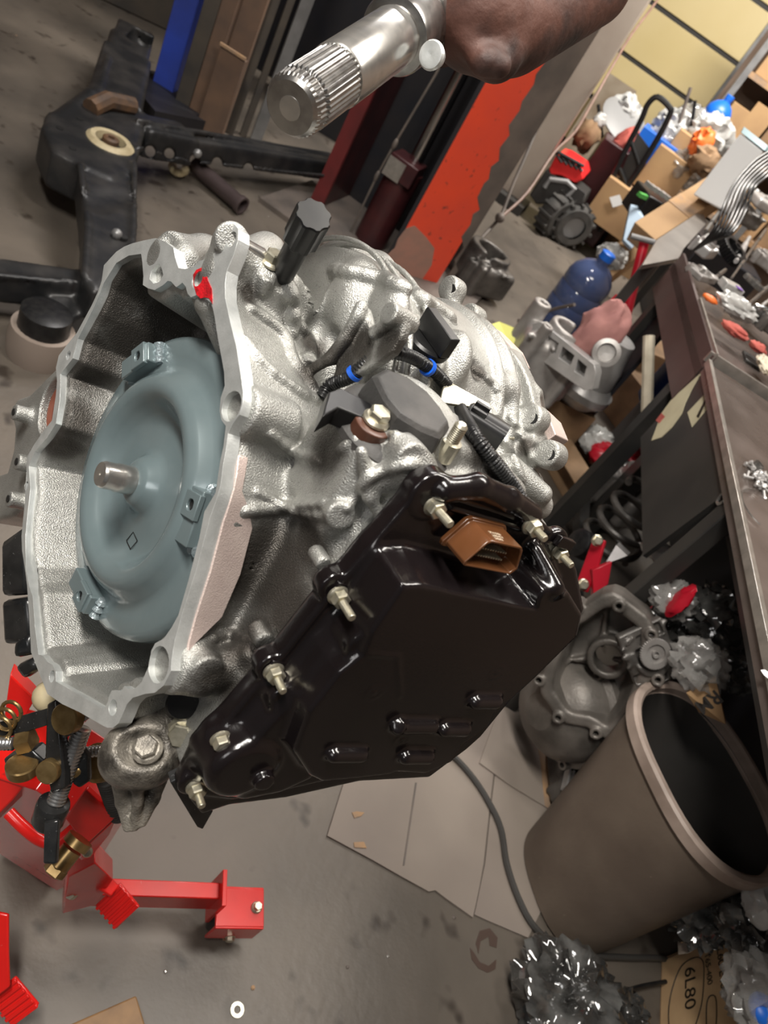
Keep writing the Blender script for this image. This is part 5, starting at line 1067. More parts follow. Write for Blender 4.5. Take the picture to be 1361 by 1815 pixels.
b = MB(); a0 = q*V3(1, 1, 0)+V3(0, 0, .12); a1 = LA*V3(1, 1, 0)+V3(0, 0, .12); b.box((a0+a1)/2+eo*.03, (np.linalg.norm(a1-a0)/2, .02, .02), [ed, eo, EZ]); b.obj('stretcher', 'benchblk', nb)
b = MB(); b.box(E0+ed*.6+eo*.74+V3(0, 0, -.46), (.9, .006, .42), [ed, eo, EZ]); b.obj('back_panel', 'liftin', nb)
fb = thing('workbench', 'far steel workbench with brown apron and loaded tray top behind the near one', 'workbench', V3(.9, 2.8, 0))
F0, F1 = bpt(1205, 452), bpt(1258, 640); fd_ = nrm((F1-F0)*V3(1, 1, 0)); fo = np.cross(fd_, EZ); fo = fo if fo[0] > 0 else -fo
b = MB(); b.prism([p-V3(0, 0, .03) for p in [F0, F1-fd_*.01, F1-fd_*.01+fo*.9, F0+fo*.9]], (0, 0, -.03)); b.obj('bench_top', 'benchtop', fb)
b = MB(); b.box((F0+F1)/2+V3(0, 0, -.07)+fo*.006, (np.linalg.norm(F1-F0)/2-.01, .006, .085), [fd_, fo, EZ]); b.obj('apron', 'brownapron', fb)
b = MB(); G0_ = bpt(1236, 540); b.box((G0_+F1)/2+V3(0, 0, .012)-fo*.002, (np.linalg.norm(F1-G0_)/2-.01, .003, .014), [fd_, fo, EZ]); b.obj('tray_lip', 'edge', fb)
b = MB(); b.box(F1-fd_*.02+fo*.25+V3(0, 0, .004), (.004, .26, .016), [fd_, fo, EZ]); b.obj('tray_lip', 'edge', fb)
for k_ in (.08, .85):
    b = MB(); b.box(F0+fd_*np.linalg.norm(F1-F0)*k_+fo*.05+V3(0, 0, -.5), (.03, .03, .4), [fd_, fo, EZ]); b.obj('leg', 'benchblk', fb)
b = MB(); b.box((F0+F1)/2+fo*.7+V3(0, 0, -.5), (.7, .01, .42), [fd_, fo, EZ]); b.obj('back_panel', 'liftin', fb)
Lf = np.linalg.norm(F1-F0); b = MB(); b.box(F0+fd_*Lf*.14+fo*.06+V3(0, 0, -.42), (Lf*.18, .008, .30), [fd_, fo, EZ]); b.obj('dark_infill', 'liftin', fb)  # dark sheet added to blacken the open space under the bench
# tray wall of the far bench
b = MB(); b.prism([bpt(1138, 470, .86), bpt(1165, 424, .86), bpt(1245, 372, .86), bpt(1252, 396, .86), bpt(1212, 440, .86), bpt(1203, 458, .86)], (0, 0, -.02)); b.obj('sheet_metal_panel', mat('scratched sheet metal', (.26, .235, .215), .3, .6, (.36, .33, .30), 5), label='scratched sheet metal panel lying level with the far bench end', cat='panel', smooth=False)
# sawhorse carrying that panel
for i, q in enumerate(((1150, 455), (1240, 385))):
    c = bpt(*q, .86); b = MB(); b.box(V3(c[0]+.02, c[1]+.03, .42), (.02, .02, .42)); b.obj('panel_prop', 'benchblk', label='black steel prop under the '+('near' if i == 0 else 'far')+' end of the sheet metal panel', cat='stand')
# ---------------------------------------------------------------- things on the benches
bA = [ed, eo, EZ]
def on(px, py, dz=0.): return bpt(px, py, BZ+.0)+V3(0, 0, dz)
casting('gearbox_casting', on(1300, 392, .05), rotz(.7), (.13, .10, .06), 'castdark', 'black ribbed gearbox casting on the far bench under the cables', 'car part', 1)
casting('pump_casting', on(1352, 375, .04), rotz(.4), (.16, .13, .05), 'castlight', 'large pale aluminium casting at the right picture edge on the far bench', 'car part', 2)
casting('pump_casting', on(1238, 452, .03), rotz(1.2), (.07, .055, .035), 'castlight', 'small bright aluminium casting at the far bench corner', 'car part', 3)
casting('valve_block', on(1236, 494, .02), rotz(1.0), (.075, .05, .02), 'castdull', 'flat grey bracket lying across the brown apron corner', 'bracket', 4)
casting('clutch_drum', on(1344, 470, .03), rotz(.1), (.06, .06, .04), 'castdull', 'grey drum housing behind the ringed bearing', 'car part', 5)
casting('differential_case', on(1352, 590, .04), rotz(.1), (.06, .07, .04), 'castdark', 'dark bolted housing at the right edge beside the red rag', 'car part', 51)
ringgear('black_gear', on(1286, 452, .006), (.25, -.2, 1), .075, .05, .045, 'satin', 'black toothed drum standing in the middle of the far bench', 'gear', 30)
ringgear('steel_gear', on(1333, 508, .004), (.1, .1, 1), .060, .036, .022, 'gearsteel', 'steel ring gear lying flat left of the right picture edge', 'gear', 36)
ringgear('steel_gear', on(1352, 345, .10), (.3, -.4, 1), .055, .030, .03, 'castlight', 'pale toothed ring propped on the large casting', 'gear', 22)
for i, (a, c, r, m_, lab) in enumerate((((1222, 440), (1250, 428), .014, 'castlight', 'short stepped bright shaft at the far bench corner'), ((1290, 500), (1350, 415), .010, 'gearsteel', 'long thin steel shaft lying across the far bench'), ((1245, 418), (1275, 372), .013, 'gearsteel', 'stepped steel shaft beside the black cables'), ((1318, 548), (1361, 512), .011, 'gearsteel', 'oiled steel shaft beside the ring gear'), ((1298, 470), (1320, 430), .016, 'castlight', 'thick short shaft behind the black toothed drum'), ((1330, 560), (1361, 536), .008, 'castlight', 'thin bright pin beside the oiled shaft'), ((1255, 505), (1275, 490), .012, 'gearsteel', 'stubby steel pin beside the flat grey bracket'))):
    steppedshaft('stepped_shaft', on(*a, .02), on(*c, .03), r, m_, lab, 'shaft', i)
b = MB(); b.box(on(1288, 517, .02), (.045, .028, .016), rotz(.5)); o = b.obj('parts_box', 'whitebag', label='small white parts box with a red and purple corner on the far bench', cat='box', bevel=.003)
b = MB(); b.box(on(1288, 517, .0375)+V3(.025, -.012, 0), (.014, .012, .0008), rotz(.5)); b.obj('purple_print', mat('purple print', (.15, .04, .35), .6), o)
crumple('parts_bag', on(1292, 558, .035), (.085, .045, .035), 'whitebag', 'clear white plastic bag of small parts on the tray', 'bag', 11, .35, 2.4, 34, floor_z=BZ)
crumple('parts_bag', on(1332, 572, .035), (.04, .06, .035), 'cleardark', 'smoky plastic bag right of the white parts bag', 'bag', 12, .35, 2.4, 30, floor_z=BZ)
crumple('shop_rag', on(1296, 594, .018), (.055, .025, .018), 'redrag', 'crumpled red rag lying on the tray below the white bag', 'cloth', 13, .3, 1.6, 28, floor_z=BZ)
crumple('shop_rag', on(1338, 622, .014), (.035, .020, .016), 'redrag', 'small red rag tucked above the cream glove', 'cloth', 14, .3, 1.6, 24, floor_z=BZ)
crumple('work_glove', on(1350, 655, .018), (.035, .075, .018), 'glove', 'cream cotton work glove at the right edge of the bench', 'glove', 15, .3, 2., 30, floor_z=BZ)
crumple('packet', on(1254, 535, .012), (.03, .018, .012), 'orange', 'small orange packet on the tray corner', 'packet', 16, .2, 1.5, 16, floor_z=BZ)
for i in range(7):
    p = smoothpath([pt(1385, 258+i*5, 2.9), pt(1338+i*3, 285+i*5, 2.85), pt(1300+i*6, 328+i, 2.75), pt(1280+i*7, 372, 2.62+.02*i), pt(1262+i*6, 412, 2.62), pt(1228+i*5, 445-i*3, 2.72)], 5)
    b = MB(); b.tube(p, .0055, 8); b.obj('black_cable', 'satin', label='glossy black cable looping over the far bench, '+('leftmost of the bundle', 'second from the left in the bundle', 'third from the left in the bundle', 'middle one of the bundle', 'third from the right in the bundle', 'second from the right in the bundle', 'rightmost of the bundle')[i], cat='cable', group='black cable bundle')
wb = thing('white_case', 'tall white plastic case with red and blue print behind the far bench', 'case', pt(1250, 345, 3.9))
pw = [pt(1312, 236, 3.75), pt(1352, 268, 3.7), pt(1280, 372, 3.85), pt(1228, 345, 3.9)]
wn = nrm(np.cross(pw[1]-pw[0], pw[2]-pw[0])); wn = wn if wn.dot(pw[0]-CAM) > 0 else -wn
b = MB(); b.prism(pw, wn*.16); b.obj('case_body', 'white', wb, bevel=.006)
b = MB(); b.prism([p+(q-p)*0 for p, q in zip([pt(1312, 234, 3.745), pt(1356, 268, 3.69), pt(1361, 258, 3.7), pt(1318, 224, 3.75)], pw)], wn*.16); b.obj('lid', mat('teal grey lid', (.22, .33, .36), .4), wb, bevel=.004)
for P_, m_ in (([(1292, 262), (1300, 270), (1294, 278), (1287, 270)], 'inkred'), ([(1282, 292), (1290, 284), (1292, 296), (1284, 300)], 'inkblue'), ([(1262, 300), (1276, 290), (1278, 302), (1266, 310)], 'inkblue'), ([(1268, 308), (1284, 300), (1286, 303), (1270, 312)], 'inkblue')):
    b = MB(); b.prism([onplane(*q, pw[0]-wn*.001, wn) for q in P_], wn*.0008); b.obj('print', m_, wb, smooth=False)
# bolts heaped on the near bench
proto_b = MB(); proto_b.rev((0, 0, 0), (0, 0, 1), [(.0028, 0), (.0030, .018)], 8); proto_b.hexa(V3(0, 0, .018), EZ, .0058, .004)
bp_ = None; random.seed(5)
for i in range(34):
    a = random.uniform(0, 6.3); r = .035*math.sqrt(random.random()); base = on(1343, 852)+V3(r*math.cos(a), r*math.sin(a)*1.3, .004+.006*random.random()+.012*max(0, 1-r/.02))
    if bp_ is None: bp_ = proto_b.obj('bolt', 'castlight', label='loose bright bolt in the heap on the near bench', cat='bolt', group='bolts heaped on the near bench', origin=(0, 0, 0), ang=30); o = bp_
    else: o = bp_.copy(); COL.objects.link(o)
    o.location = Vector(base); o.rotation_euler = (PI/2+random.uniform(-.5, .5), 0, random.uniform(0, 6.3))
b = MB(); b.rev(on(1333, 832, .0), (.2, .1, 1), [(.011, 0), (.0135, 0), (.0135, .022), (.011, .022), (.011, 0)], 24, False); b.obj('steel_sleeve', 'gearsteel', label='small steel sleeve standing at the top of the bolt heap', cat='bushing')
b = MB(); p = on(1346, 905, .004); b.tube([p+V3(.05*math.cos(t), .07*math.sin(t), 0) for t in np.linspace(1.8, 4.6, 20)], .0015, 6); b.obj('wire', 'gearsteel', label='thin curved wire on the near bench below the bolts', cat='wire')
crumple('white_scrap', on(1356, 1198, .004), (.012, .008, .003), 'white', 'scrap of white plastic on the near bench edge', 'scrap', 3, .2, 2, 12, floor_z=BZ)
# ---------------------------------------------------------------- by and under the benches
def jug(c, r, h, m_, label, name='water_jug', tilt=(0, 0, 1)):
    t = thing(name, label, 'bottle', c); ax = nrm(tilt)
    pr = [(r*.9, 0), (r, .02*h), (r, .14*h), (r*.96, .16*h), (r, .18*h), (r, .32*h), (r*.96, .34*h), (r, .36*h), (r, .52*h), (r*.96, .54*h), (r, .56*h), (r, .66*h), (r*.92, .74*h), (r*.65, .84*h), (r*.3, .90*h), (r*.28, .97*h)]
    b = MB(); b.rev(c, ax, pr, 36); b.obj('bottle', m_, t)
    b = MB(); b.rev(np.array(c)+ax*h*.95, ax, [(r*.31, 0), (r*.31, h*.08), (r*.25, h*.09)], 20); b.obj('cap', 'bluebox', t); return t
jug(fl(985, 575), .135, .47, 'jugblue', 'blue translucent water jug with blue cap standing on the floor', tilt=(0, 0, 1))
b = MB(); b.cyl(pt(1105, 580, 3.3), pt(1142, 428, 3.2), .022, n=16); b.cyl(pt(1035, 590, 3.3), pt(1100, 530, 3.2), .03, n=12); hb_ = b.obj('red_bar', 'redplastic', label='crimson floor jack handle leaning beside the bench', cat='handle')
b = MB(); b.cyl(pt(1118, 418, 3.15), pt(1160, 430, 3.15), .012, n=10); b.obj('cross_bar', 'greysteel', hb_)
b = MB(); b.tube(smoothpath([fl(920, 566, .01), fl(928, 572, .02), pt(975, 550, 4.0), pt(1018, 540, 3.85)], 4), .009, 8); b.obj('pry_bar', 'bare', label='thin brown pry bar lying across the foot of the blue jug', cat='bar')
# black transmission part beside the lift foot
casting('oily_gearbox', fl(850, 478, .10), rotz(.8), (.16, .20, .13), 'castdark', 'oily black gearbox lying on the floor at the lift column foot', 'car part', 7)
# grey valve frame, cone case and gear housing
def pl(px, py, D): return pt(px, py, D)
up_ = EZ
P = [pl(945, 575, 2.72), pl(958, 570, 2.7), pl(1053, 650, 2.6), pl(1050, 688, 2.62), pl(1035, 690, 2.64), pl(940, 622, 2.74)]
gn = nrm(np.cross(P[2]-P[0], P[4]-P[0])); gn = gn if gn.dot(P[0]-CAM) > 0 else -gn
fr_ = thing('transmission_case', 'pale aluminium transmission case with open frame standing beyond the transaxle', 'car part', fl(1000, 720)*V3(1, 1, 0))
def gp(x, y, o=0.): return onplane(x, y, P[0]+gn*o, gn)
hl = [[(952,583),(966,590),(962,612),(947,604)], [(972,596),(990,608),(984,628),(968,616)], [(997,614),(1018,630),(1010,648),(990,634)], [(1024,636),(1040,650),(1034,668),(1018,658)]]
b = MB(); b.prism([gp(*q) for q in [(944,574),(958,570),(1053,646),(1056,660),(1050,690),(1035,692),(938,624)]], gn*.05, [[gp(*q) for q in h_] for h_ in hl]); b.obj('open_frame', 'castlight', fr_, bevel=.003)
b = MB(); b.prism([gp(*q, .045) for q in [(948,578),(1050,650),(1042,685),(944,618)]], gn*.01); b.obj('frame_back', 'castdark', fr_)
bc_ = fl(985, 705, 0)
b = MB(); c0_ = pt(1040, 668, 2.95); zc0 = c0_[2]-.10
b.rev(c0_*V3(1, 1, 0)+V3(0, 0, zc0), EZ, [(.10, 0), (.125, .03), (.14, .05), (.14, .08), (.11, .11), (.10, .19), (.075, .27), (.07, .30)], 40); b.obj('cone_case', 'castlight', fr_)
b = MB(); b.box(c0_*V3(1, 1, 0)+V3(0, 0, zc0/2), (.10, .10, zc0/2), rotz(.4)); b.obj('wood_support', 'carddark', label='brown carton under the pale transmission case', cat='box')
b = MB(); b.rev(pt(1075, 625, 2.62), nrm(RW@V3(-.2, -.25, 1)), [(.052, -.08), (.05, 0), (.034, .004), (.030, -.01), (.0, -.012)], 28); b.obj('bearing_bore', 'castdull', fr_)
crumple('shop_rag', pt(1062, 590, 2.66), (.085, .05, .13), 'pinkrag', 'faded pink rag draped over the pale transmission case', 'cloth', 21, .22, 1.5, 36)
casting('gear_housing', pt(965, 640, 2.82), rotz(.2), (.15, .12, .16), 'castdull', 'dull round gear housing left of the pale open frame', 'car part', 9)
b = MB(); c = pt(925, 590, 2.9); b.prism([pt(*q) for q in [(870, 575, 2.9), (885, 570, 2.9), (928, 588, 2.84), (905, 618, 2.84), (880, 612, 2.88)]], (0, 0, -.003)); b.obj('yellow_paper', 'yellow', label='bright yellow paper tucked beside the gear housing', cat='paper', smooth=False)
casting('gear_housing', pt(925, 640, 2.95)*V3(1, 1, 0)+V3(0, 0, .10), rotz(.9), (.13, .13, .11), 'castdark', 'dark housing under the yellow paper', 'car part', 10)
# open carton with red bags
cx_ = fl(1030, 855); ct = carton(fl(1030, 868), .30, .26, .17, .75, 'carddark', 'open oily cardboard box of red and clear bags by the bench leg', open_=True)
cc_ = fl(1030, 868)
crumple('red_parcel', cc_+V3(-.02, -.03, .20), (.085, .07, .06), 'redplastic', 'crimson plastic parcel in the open carton', 'bag', 31, .3, 2, 26)
crumple('clear_bag', cc_+V3(-.08, .04, .20), (.08, .08, .06), 'whitebag', 'pale plastic bag at the left of the open carton', 'bag', 32, .35, 2.5, 30)
crumple('clear_bag', cc_+V3(.07, -.04, .20), (.07, .07, .05), 'cleardark', 'smoky plastic bag at the right of the open carton', 'bag', 33, .35, 2.5, 30)
crumple('red_bag', cc_+V3(.12, .10, .22), (.10, .07, .04), 'redplastic', 'red and white bag behind the open carton', 'bag', 34, .35, 2.5, 30)
carton(fl(1105, 745), .26, .22, .24, .8, 'carddark', 'brown carton behind the one with red bags', tape=False)
carton(fl(1085, 700), .22, .20, .34, .6, 'carddark', 'dark brown carton behind the pink rag', tape=False)
# blue drum, cream stick, black seat-like bin under far bench
b = MB(); c = pt(1218, 612, 3.0); c = c*V3(1, 1, 0)+V3(.12, 0, 0); b.box(c+V3(0, 0, .17), (.09, .09, .17)); b.obj('drum_stand', 'liftin', label='black stand hidden under the blue drum', cat='stand'); b = MB(); b.rev(c, EZ, [(.12, .36), (.14, .38), (.14, .60), (.15, .62), (.15, .65), (.14, .67), (.135, .76)], 40); b.obj('blue_drum', 'drumblue', label='dark blue plastic drum under the far bench', cat='drum')
b = MB(); b.cyl(pt(1146, 745, 2.7), pt(1150, 596, 2.7), .022, n=10); b.obj('wooden_stick', 'glove', label='pale wooden stick standing before the blue drum', cat='stick')
b = MB(); b.box(fl(1180, 560)*V3(1, 1, 0)+V3(0, 0, .3), (.25, .3, .3), rotz(.2)); b.obj('black_cabinet', 'liftin', label='black cabinet under the far end of the far bench', cat='cabinet', bevel=.01)
# under near bench
casting('clutch_housing', fl(1110, 880, .16), rotz(.9), (.14, .14, .12), 'castdull', 'grey rounded housing standing under the bench panel', 'car part', 41)
for i, (x, y, lab) in enumerate(((1100, 940, 'coiled grey hose under the bench panel'), )):
    b = MB(); c = fl(x, y, .25)
    b.tube([c+V3(.10*math.cos(t), .10*math.sin(t), .012*t-.1) for t in np.linspace(0, 22, 160)], .012, 8); b.obj('coiled_hose', 'castdark', label=lab, cat='hose')
# small crimson jack stand
js = thing('jack_stand', 'small crimson trolley jack frame with silver bolts by the bench leg', 'jack', fl(1035, 1040))
def jp(P_, D, th, m_='redplastic', nm='side_plate'): return pxbox(D, P_, th, m_, nm, js, bev=.002)
jp([(1018, 1042, 2.15), (1052, 950, 2.15), (1072, 958, 2.12), (1062, 1000, 2.12), (1040, 1050, 2.12)], 2.1, .01); jp([(1050, 1010, 2.1), (1085, 995, 2.1), (1078, 1035, 2.1), (1052, 1060, 2.1)], 2.1, .03)
for q in ((1016, 1038, 2.1), (1033, 1036, 2.09), (1058, 958, 2.1)): hexbolt(pt(*q), zr(0, 0, 1), .013, .012, js)
b = MB(); b.rev(pt(1032, 965, 2.25), zr(-.6, .3, .4), [(.03, -.03), (.045, -.02), (.045, .02), (.03, .03)], 20); b.obj('roller', 'satin', js)
b = MB(); b.prism([pt(1072, 1000, 2.16), pt(1092, 966, 2.2), pt(1112, 985, 2.16)], (.02, .06, -.02)); b.obj('steel_wedge', 'castlight', label='bright steel wedge beside the crimson jack frame', cat='part', smooth=False)
crumple('small_parcel', pt(1165, 975, 1.95), (.05, .03, .03), 'whitebag', 'small crumpled white parcel on the bench stretcher', 'bag', 51, .3, 2.5, 22)
# lower dark heap: bell housing, plate, dome
def housing(name, c, A, R, dpt, m_, label, seed):
    rs = random.Random(seed); h = R/38.; g = Field((-R*1.2, -R*1.2, -dpt*.7), (R*1.2, R*1.2, dpt*1.1), h)
    poly = [(R*(1+.10*math.sin(3*t+seed)+.06*math.sin(7*t))*math.cos(t), R*(.8+.10*math.cos(2*t))*math.sin(t)) for t in np.linspace(0, 2*PI, 40, False)]
    Z = V3(0, 0, 0); g.poly(poly, Z, EX, EY, EZ, -dpt*.5, dpt*.6, h, h*2); g.poly([(x*.88, y*.86) for x, y in poly], Z, EX, EY, EZ, -dpt*.35, dpt*1.2, h, h*2, True, taper=.2)
    g.cyl((R*.1, -R*.1, -dpt*.5), (R*.1, -R*.1, dpt*.15), R*.30, h, h*2); g.cyl((R*.1, -R*.1, -dpt), (R*.1, -R*.1, dpt*.5), R*.2, h, h, True)
    for t in np.linspace(0, 2*PI, 9, False): g.cyl((R*.95*math.cos(t), R*.8*math.sin(t), -dpt*.1), (R*.95*math.cos(t), R*.8*math.sin(t), dpt*.66), R*.09, h*.5, h); g.cyl((R*.95*math.cos(t), R*.8*math.sin(t), dpt*.3), (R*.95*math.cos(t), R*.8*math.sin(t), dpt), R*.04, h*.3, h*.5, True)
    for k in range(4): t = k*1.5+seed; g.path([(R*.2*math.cos(t), R*.2*math.sin(t), -dpt*.3), (R*.8*math.cos(t), R*.66*math.sin(t), -dpt*.2)], h*1.6, h*2)
    g.box((-R*.35, R*.15, -dpt*.4), (R*.16, R*.22, dpt*.5), np.eye(3), h, h, True)
    v_, q = g.mesh(); b = MB(); b.v = [tuple(p) for p in (v_@np.array(A)+np.array(c))]; b.f = [tuple(int(k) for k in f) for f in q]; return b.obj(name, m_, label=label, cat='car part', ang=60)
def frame(nc, xc): n_ = nrm(RW@np.array(nc, float)); x = RW@np.array(xc, float); x = nrm(x-x.dot(n_)*n_); return [x, np.cross(n_, x), n_]
housing('bell_housing', pt(1062, 1172, 1.76), frame((-.35, -.1, .9), (.35, 1, 0)), .165, .10, 'castgrimy', 'dark ribbed bell housing lying on its side above the bin', 2)
hp = casting('pump_plate', pt(1150, 1160, 1.68), frame((.1, -.1, 1), (.4, -.9, 0)), (.085, .07, .02), 'castdark', 'dark channelled pump plate leaning on the bell housing', 'car part', 62, holes=8, posts=9)
ringgear('bearing_ring', pt(1160, 1158, 1.645), frame((.1, -.1, 1), (1, 0, 0))[2], .036, .022, .008, 'castdull', 'oval bearing ring on the dark pump plate', 'gear', 40)
dm = MB(); dc = pt(1000, 1255, 1.86); da = frame((-.75, .05, .5), (0, 1, 0))
dm.rev(dc, da[2], [(.15, -.04), (.15, -.02), (.135, -.01), (.125, .03), (.10, .06), (.05, .085), (.045, .09), (.03, .09)], 48); dmo = dm.obj('aluminium_dome', 'castgrimy', label='dull aluminium domed housing standing on its rim beside the torn cardboard', cat='car part')
for t in np.linspace(0, 2*PI, 8, False): b = MB(); p = dc+.142*(math.cos(t)*da[0]+math.sin(t)*da[1]); b.rev(p-da[2]*.02, da[2], [(.013, 0), (.013, .02), (.007, .021), (.007, .005)], 14); b.obj('bolt_boss', 'castgrimy', dmo)
casting('finned_heat_sink', fl(1018, 1380, .05), rotz(.3), (.08, .10, .05), 'castdark', 'dark finned block between the dome and the bin', 'car part', 64)
b = MB()
for i in range(7): b.box(fl(1018, 1380, .09)+V3(.012*i-.03, -.03, .012), (.0025, .03, .012))
b.obj('fin_stack', 'castlight', label='row of bright metal fins between the dome and the bin', cat='car part')
# dark heap of bags and parts under the near bench
random.seed(12)
hs = [((1190, 1060), 1.75, 'red and clear crumpled packet under the bench', 'clear', .06), ((1240, 1180), 1.62, 'tan and clear bag beside the pump plate', 'clear', .07), ((1300, 1190), 1.72, 'clear bag beside the bench rail', 'cleardark', .06), ((1262, 1090), 1.8, 'smoky black bag deep under the bench', 'cleardark', .09), ((1180, 1120), 1.85, 'dark crumpled bag between pump plate and bench', 'cleardark', .07)]
for i, ((x, y), D, lab, m_, r) in enumerate(hs): crumple('plastic_bag', pt(x, y, D), (r, r*.9, r*.8), m_, lab, 'bag', 60+i, .4, 2.6, 34)
crumple('red_packet', pt(1205, 1065, 1.70), (.018, .035, .05), 'redplastic', 'red packet inside the clear crumple under the bench', 'packet', 71, .25, 2, 20)
pc = [pt(1216, 1228, 1.60), pt(1268, 1202, 1.58), pt(1286, 1284, 1.56), pt(1238, 1262, 1.60)]
rn = nrm(np.cross(pc[1]-pc[0], pc[2]-pc[0])); rn = rn if rn.dot(pc[0]-CAM) > 0 else -rn
rb_ = thing('lettered_carton', 'small tan carton marked RM in black behind the bin', 'box', pc[3]); b = MB(); b.prism(pc, rn*.08); b.obj('carton', 'card', rb_)
gt = lambda x, y: onplane(x, y, pc[0]-rn*.0012, rn)
text_obj('RM', 'marker_letters', .040, gt(1268, 1222), gt(1226, 1250)-gt(1268, 1222), gt(1270, 1262)-gt(1250, 1212), 'ink', rb_, .0004, True)
b = MB(); b.box(fl(1320, 1275)*V3(1, 1, 0)+V3(.05, 0, .12), (.12, .12, .12), rotz(.3)); b.obj('brown_crate', 'carddark', label='dark brown carton under the near bench rail', cat='box')
# ---------------------------------------------------------------- bottom right
FB = fl(1172, 1705); FBn = nrm(RW@V3(.0, 0, 1)); 
Ft = pt(1293, 1652, 1.50); 
bl = fl(1172, 1704); fdir = nrm((fl(1168, 1830)-bl)*V3(1, 1, 0)); bn = nrm(np.cross(fdir, EZ)); bn = bn if bn.dot(bl-CAM) > 0 else -bn
onf = lambda x, y, o=0.: onplane(x, y, bl+bn*o, bn)
hb2 = onf(1292, 1655)[2]; print('box h', hb2)
bx = thing('marked_carton', 'open tan carton marked 6L80 and 4L60-E4OD in black marker', 'box', bl)
b = MB(); b.prism([onf(1173, 1704), onf(1292, 1652), onf(1304, 1830), onf(1170, 1830)], bn*.004); b.obj('front_wall', 'cardpale', bx, smooth=False)
far_ = onf(1292, 1652)*V3(1, 1, 0); b = MB(); b.prism([far_, far_+V3(0, 0, hb2), far_+V3(0, 0, hb2*.95)+bn*.22, far_+bn*.22], fdir*.004); b.obj('end_wall', 'carddark', bx, smooth=False)
b = MB(); b.prism([far_+V3(0, 0, .004), far_+bn*.22+V3(0, 0, .004), far_+bn*.22+fdir*.3+V3(0, 0, .004), far_+fdir*.3+V3(0, 0, .004)], (0, 0, -.004)); b.obj('base', 'carddark', bx, smooth=False)
T_ = lambda s, x, y, x2, y2, sz: text_obj(s, 'marker_writing', sz, onf(x, y, -.0012), onf(x2, y2, -.0012)-onf(x, y, -.0012), EZ, 'ink', bx, .0003)
px2m = np.linalg.norm(onf(1240, 1700)-onf(1240, 1800))/100; print('px2m', px2m)
T_('6L80', 1214, 1716, 1214, 1806, 29*px2m*1.35); T_('4T65-400', 1248, 1683, 1256, 1765, 13*px2m*1.35); T_('4L60-E40D', 1269, 1672, 1284, 1812, 19*px2m*1.2)
def inkline(pts, r=.0012): b = MB(); b.tube(smoothpath([onf(*q, -.001) for q in pts], 4), r, 6); b.obj('marker_line', 'ink', bx)
inkline([(1186, 1830), (1185, 1790), (1192, 1750), (1208, 1712), (1232, 1697), (1246, 1705), (1247, 1740), (1244, 1775), (1238, 1800), (1228, 1830)])
inkline([(1252, 1830), (1252, 1785), (1256, 1768), (1264, 1764), (1269, 1772), (1270, 1800), (1268, 1830)])
crumple('clear_bag', fl(1008, 1772, .08), (.13, .11, .09), 'cleardark', 'large clear crumpled bag on the floor left of the marked carton', 'bag', 81, .42, 2.6, 56, floor_z=.004)
crumple('clear_bag', fl(1110, 1815, .04), (.06, .07, .045), 'cleardark', 'dark clear bag tucked against the marked carton', 'bag', 82, .42, 2.6, 44, floor_z=.004)
crumple('clear_bag', pt(1345, 1760, 1.42), (.07, .09, .06), 'clear', 'clear bag with a blue patch inside the marked carton', 'bag', 83, .35, 2.2, 44)
b = MB(); b.sph(pt(1352, 1790, 1.38), (.03, .03, .02), 16, 10); b.obj('blue_lid', 'bluebox', label='blue lid inside the clear bag in the marked carton', cat='tub')  # a blue lid, modelled as a flattened ball
crumple('plastic_bag', pt(1245, 1625, 1.62), (.06, .07, .08), 'cleardark', 'shiny dark plastic bag right below the bin', 'bag', 84, .42, 2.6, 44)
crumple('plastic_bag', pt(1325, 1640, 1.50), (.07, .07, .05), 'cleardark', 'shiny dark bag at the right edge below the bin', 'bag', 85, .42, 2.6, 40)
crumple('white_rag', pt(1352, 1600, 1.45), (.04, .05, .04), 'whitebag', 'pale crumpled sheet at the right edge under the bin rim', 'cloth', 86, .3, 2., 26)
b = MB(); p = [pt(1198, 1600, 1.72), pt(1216, 1597, 1.70), pt(1218, 1690, 1.62), pt(1202, 1692, 1.64)]; b.prism(p, (.02, .02, -.006)); b.obj('grey_batten', 'beige', label='pale grey wooden slat standing between bin and marked carton', cat='slat', smooth=False)
# ---------------------------------------------------------------- far corner
q4 = thing('quad_bike', 'small red quad bike with black knobbly tyres by the beige post', 'quad bike', ony(1000, 400, 5.9)*V3(1, 1, 0))
def tyre(c, ax, R, w, parent):
    b = MB(); ax = nrm(ax); pr = [(R*.55, -w*.5), (R*.85, -w*.5), (R*.97, -w*.38), (R, -w*.2), (R, w*.2), (R*.97, w*.38), (R*.85, w*.5), (R*.55, w*.5)]; b.rev(c, ax, pr, 28, False); 
    for i in range(14):
        t = 2*PI*i/14; a = nrm(np.cross(ax, (0, 0, 1))); b_ = np.cross(ax, a); d = math.cos(t)*a+math.sin(t)*b_; b.box(np.array(c)+d*R, (w*.45, R*.06, R*.09), [ax, np.cross(ax, d), d])
    o = b.obj('tyre', 'tyre', parent); b = MB(); b.rev(c, ax, [(R*.56, -w*.3), (R*.5, -w*.1), (R*.15, -w*.2), (R*.15, w*.2), (R*.5, w*.1), (R*.56, w*.3)], 24); b.obj('wheel_hub', 'greyplastic', o)
yq = 5.75; w1 = ony(978, 392, yq); w2 = ony(1020, 388, yq+.05); Rw = .15
for q, ax_ in ((w1, (1, -.5, 0)), (w2, (.55, -.9, 0))): tyre(V3(q[0], q[1], Rw), ax_, Rw, .13, q4)
hq = lambda x, y, d=0.: ony(x, y, yq+d)
b = MB(); b.prism([hq(*q) for q in [(972, 300), (985, 275), (1000, 280), (1030, 300), (1034, 318), (1020, 325), (996, 312), (976, 310)]], (0, .3, .02)); b.obj('front_fender', 'redquad', q4, bevel=.02)
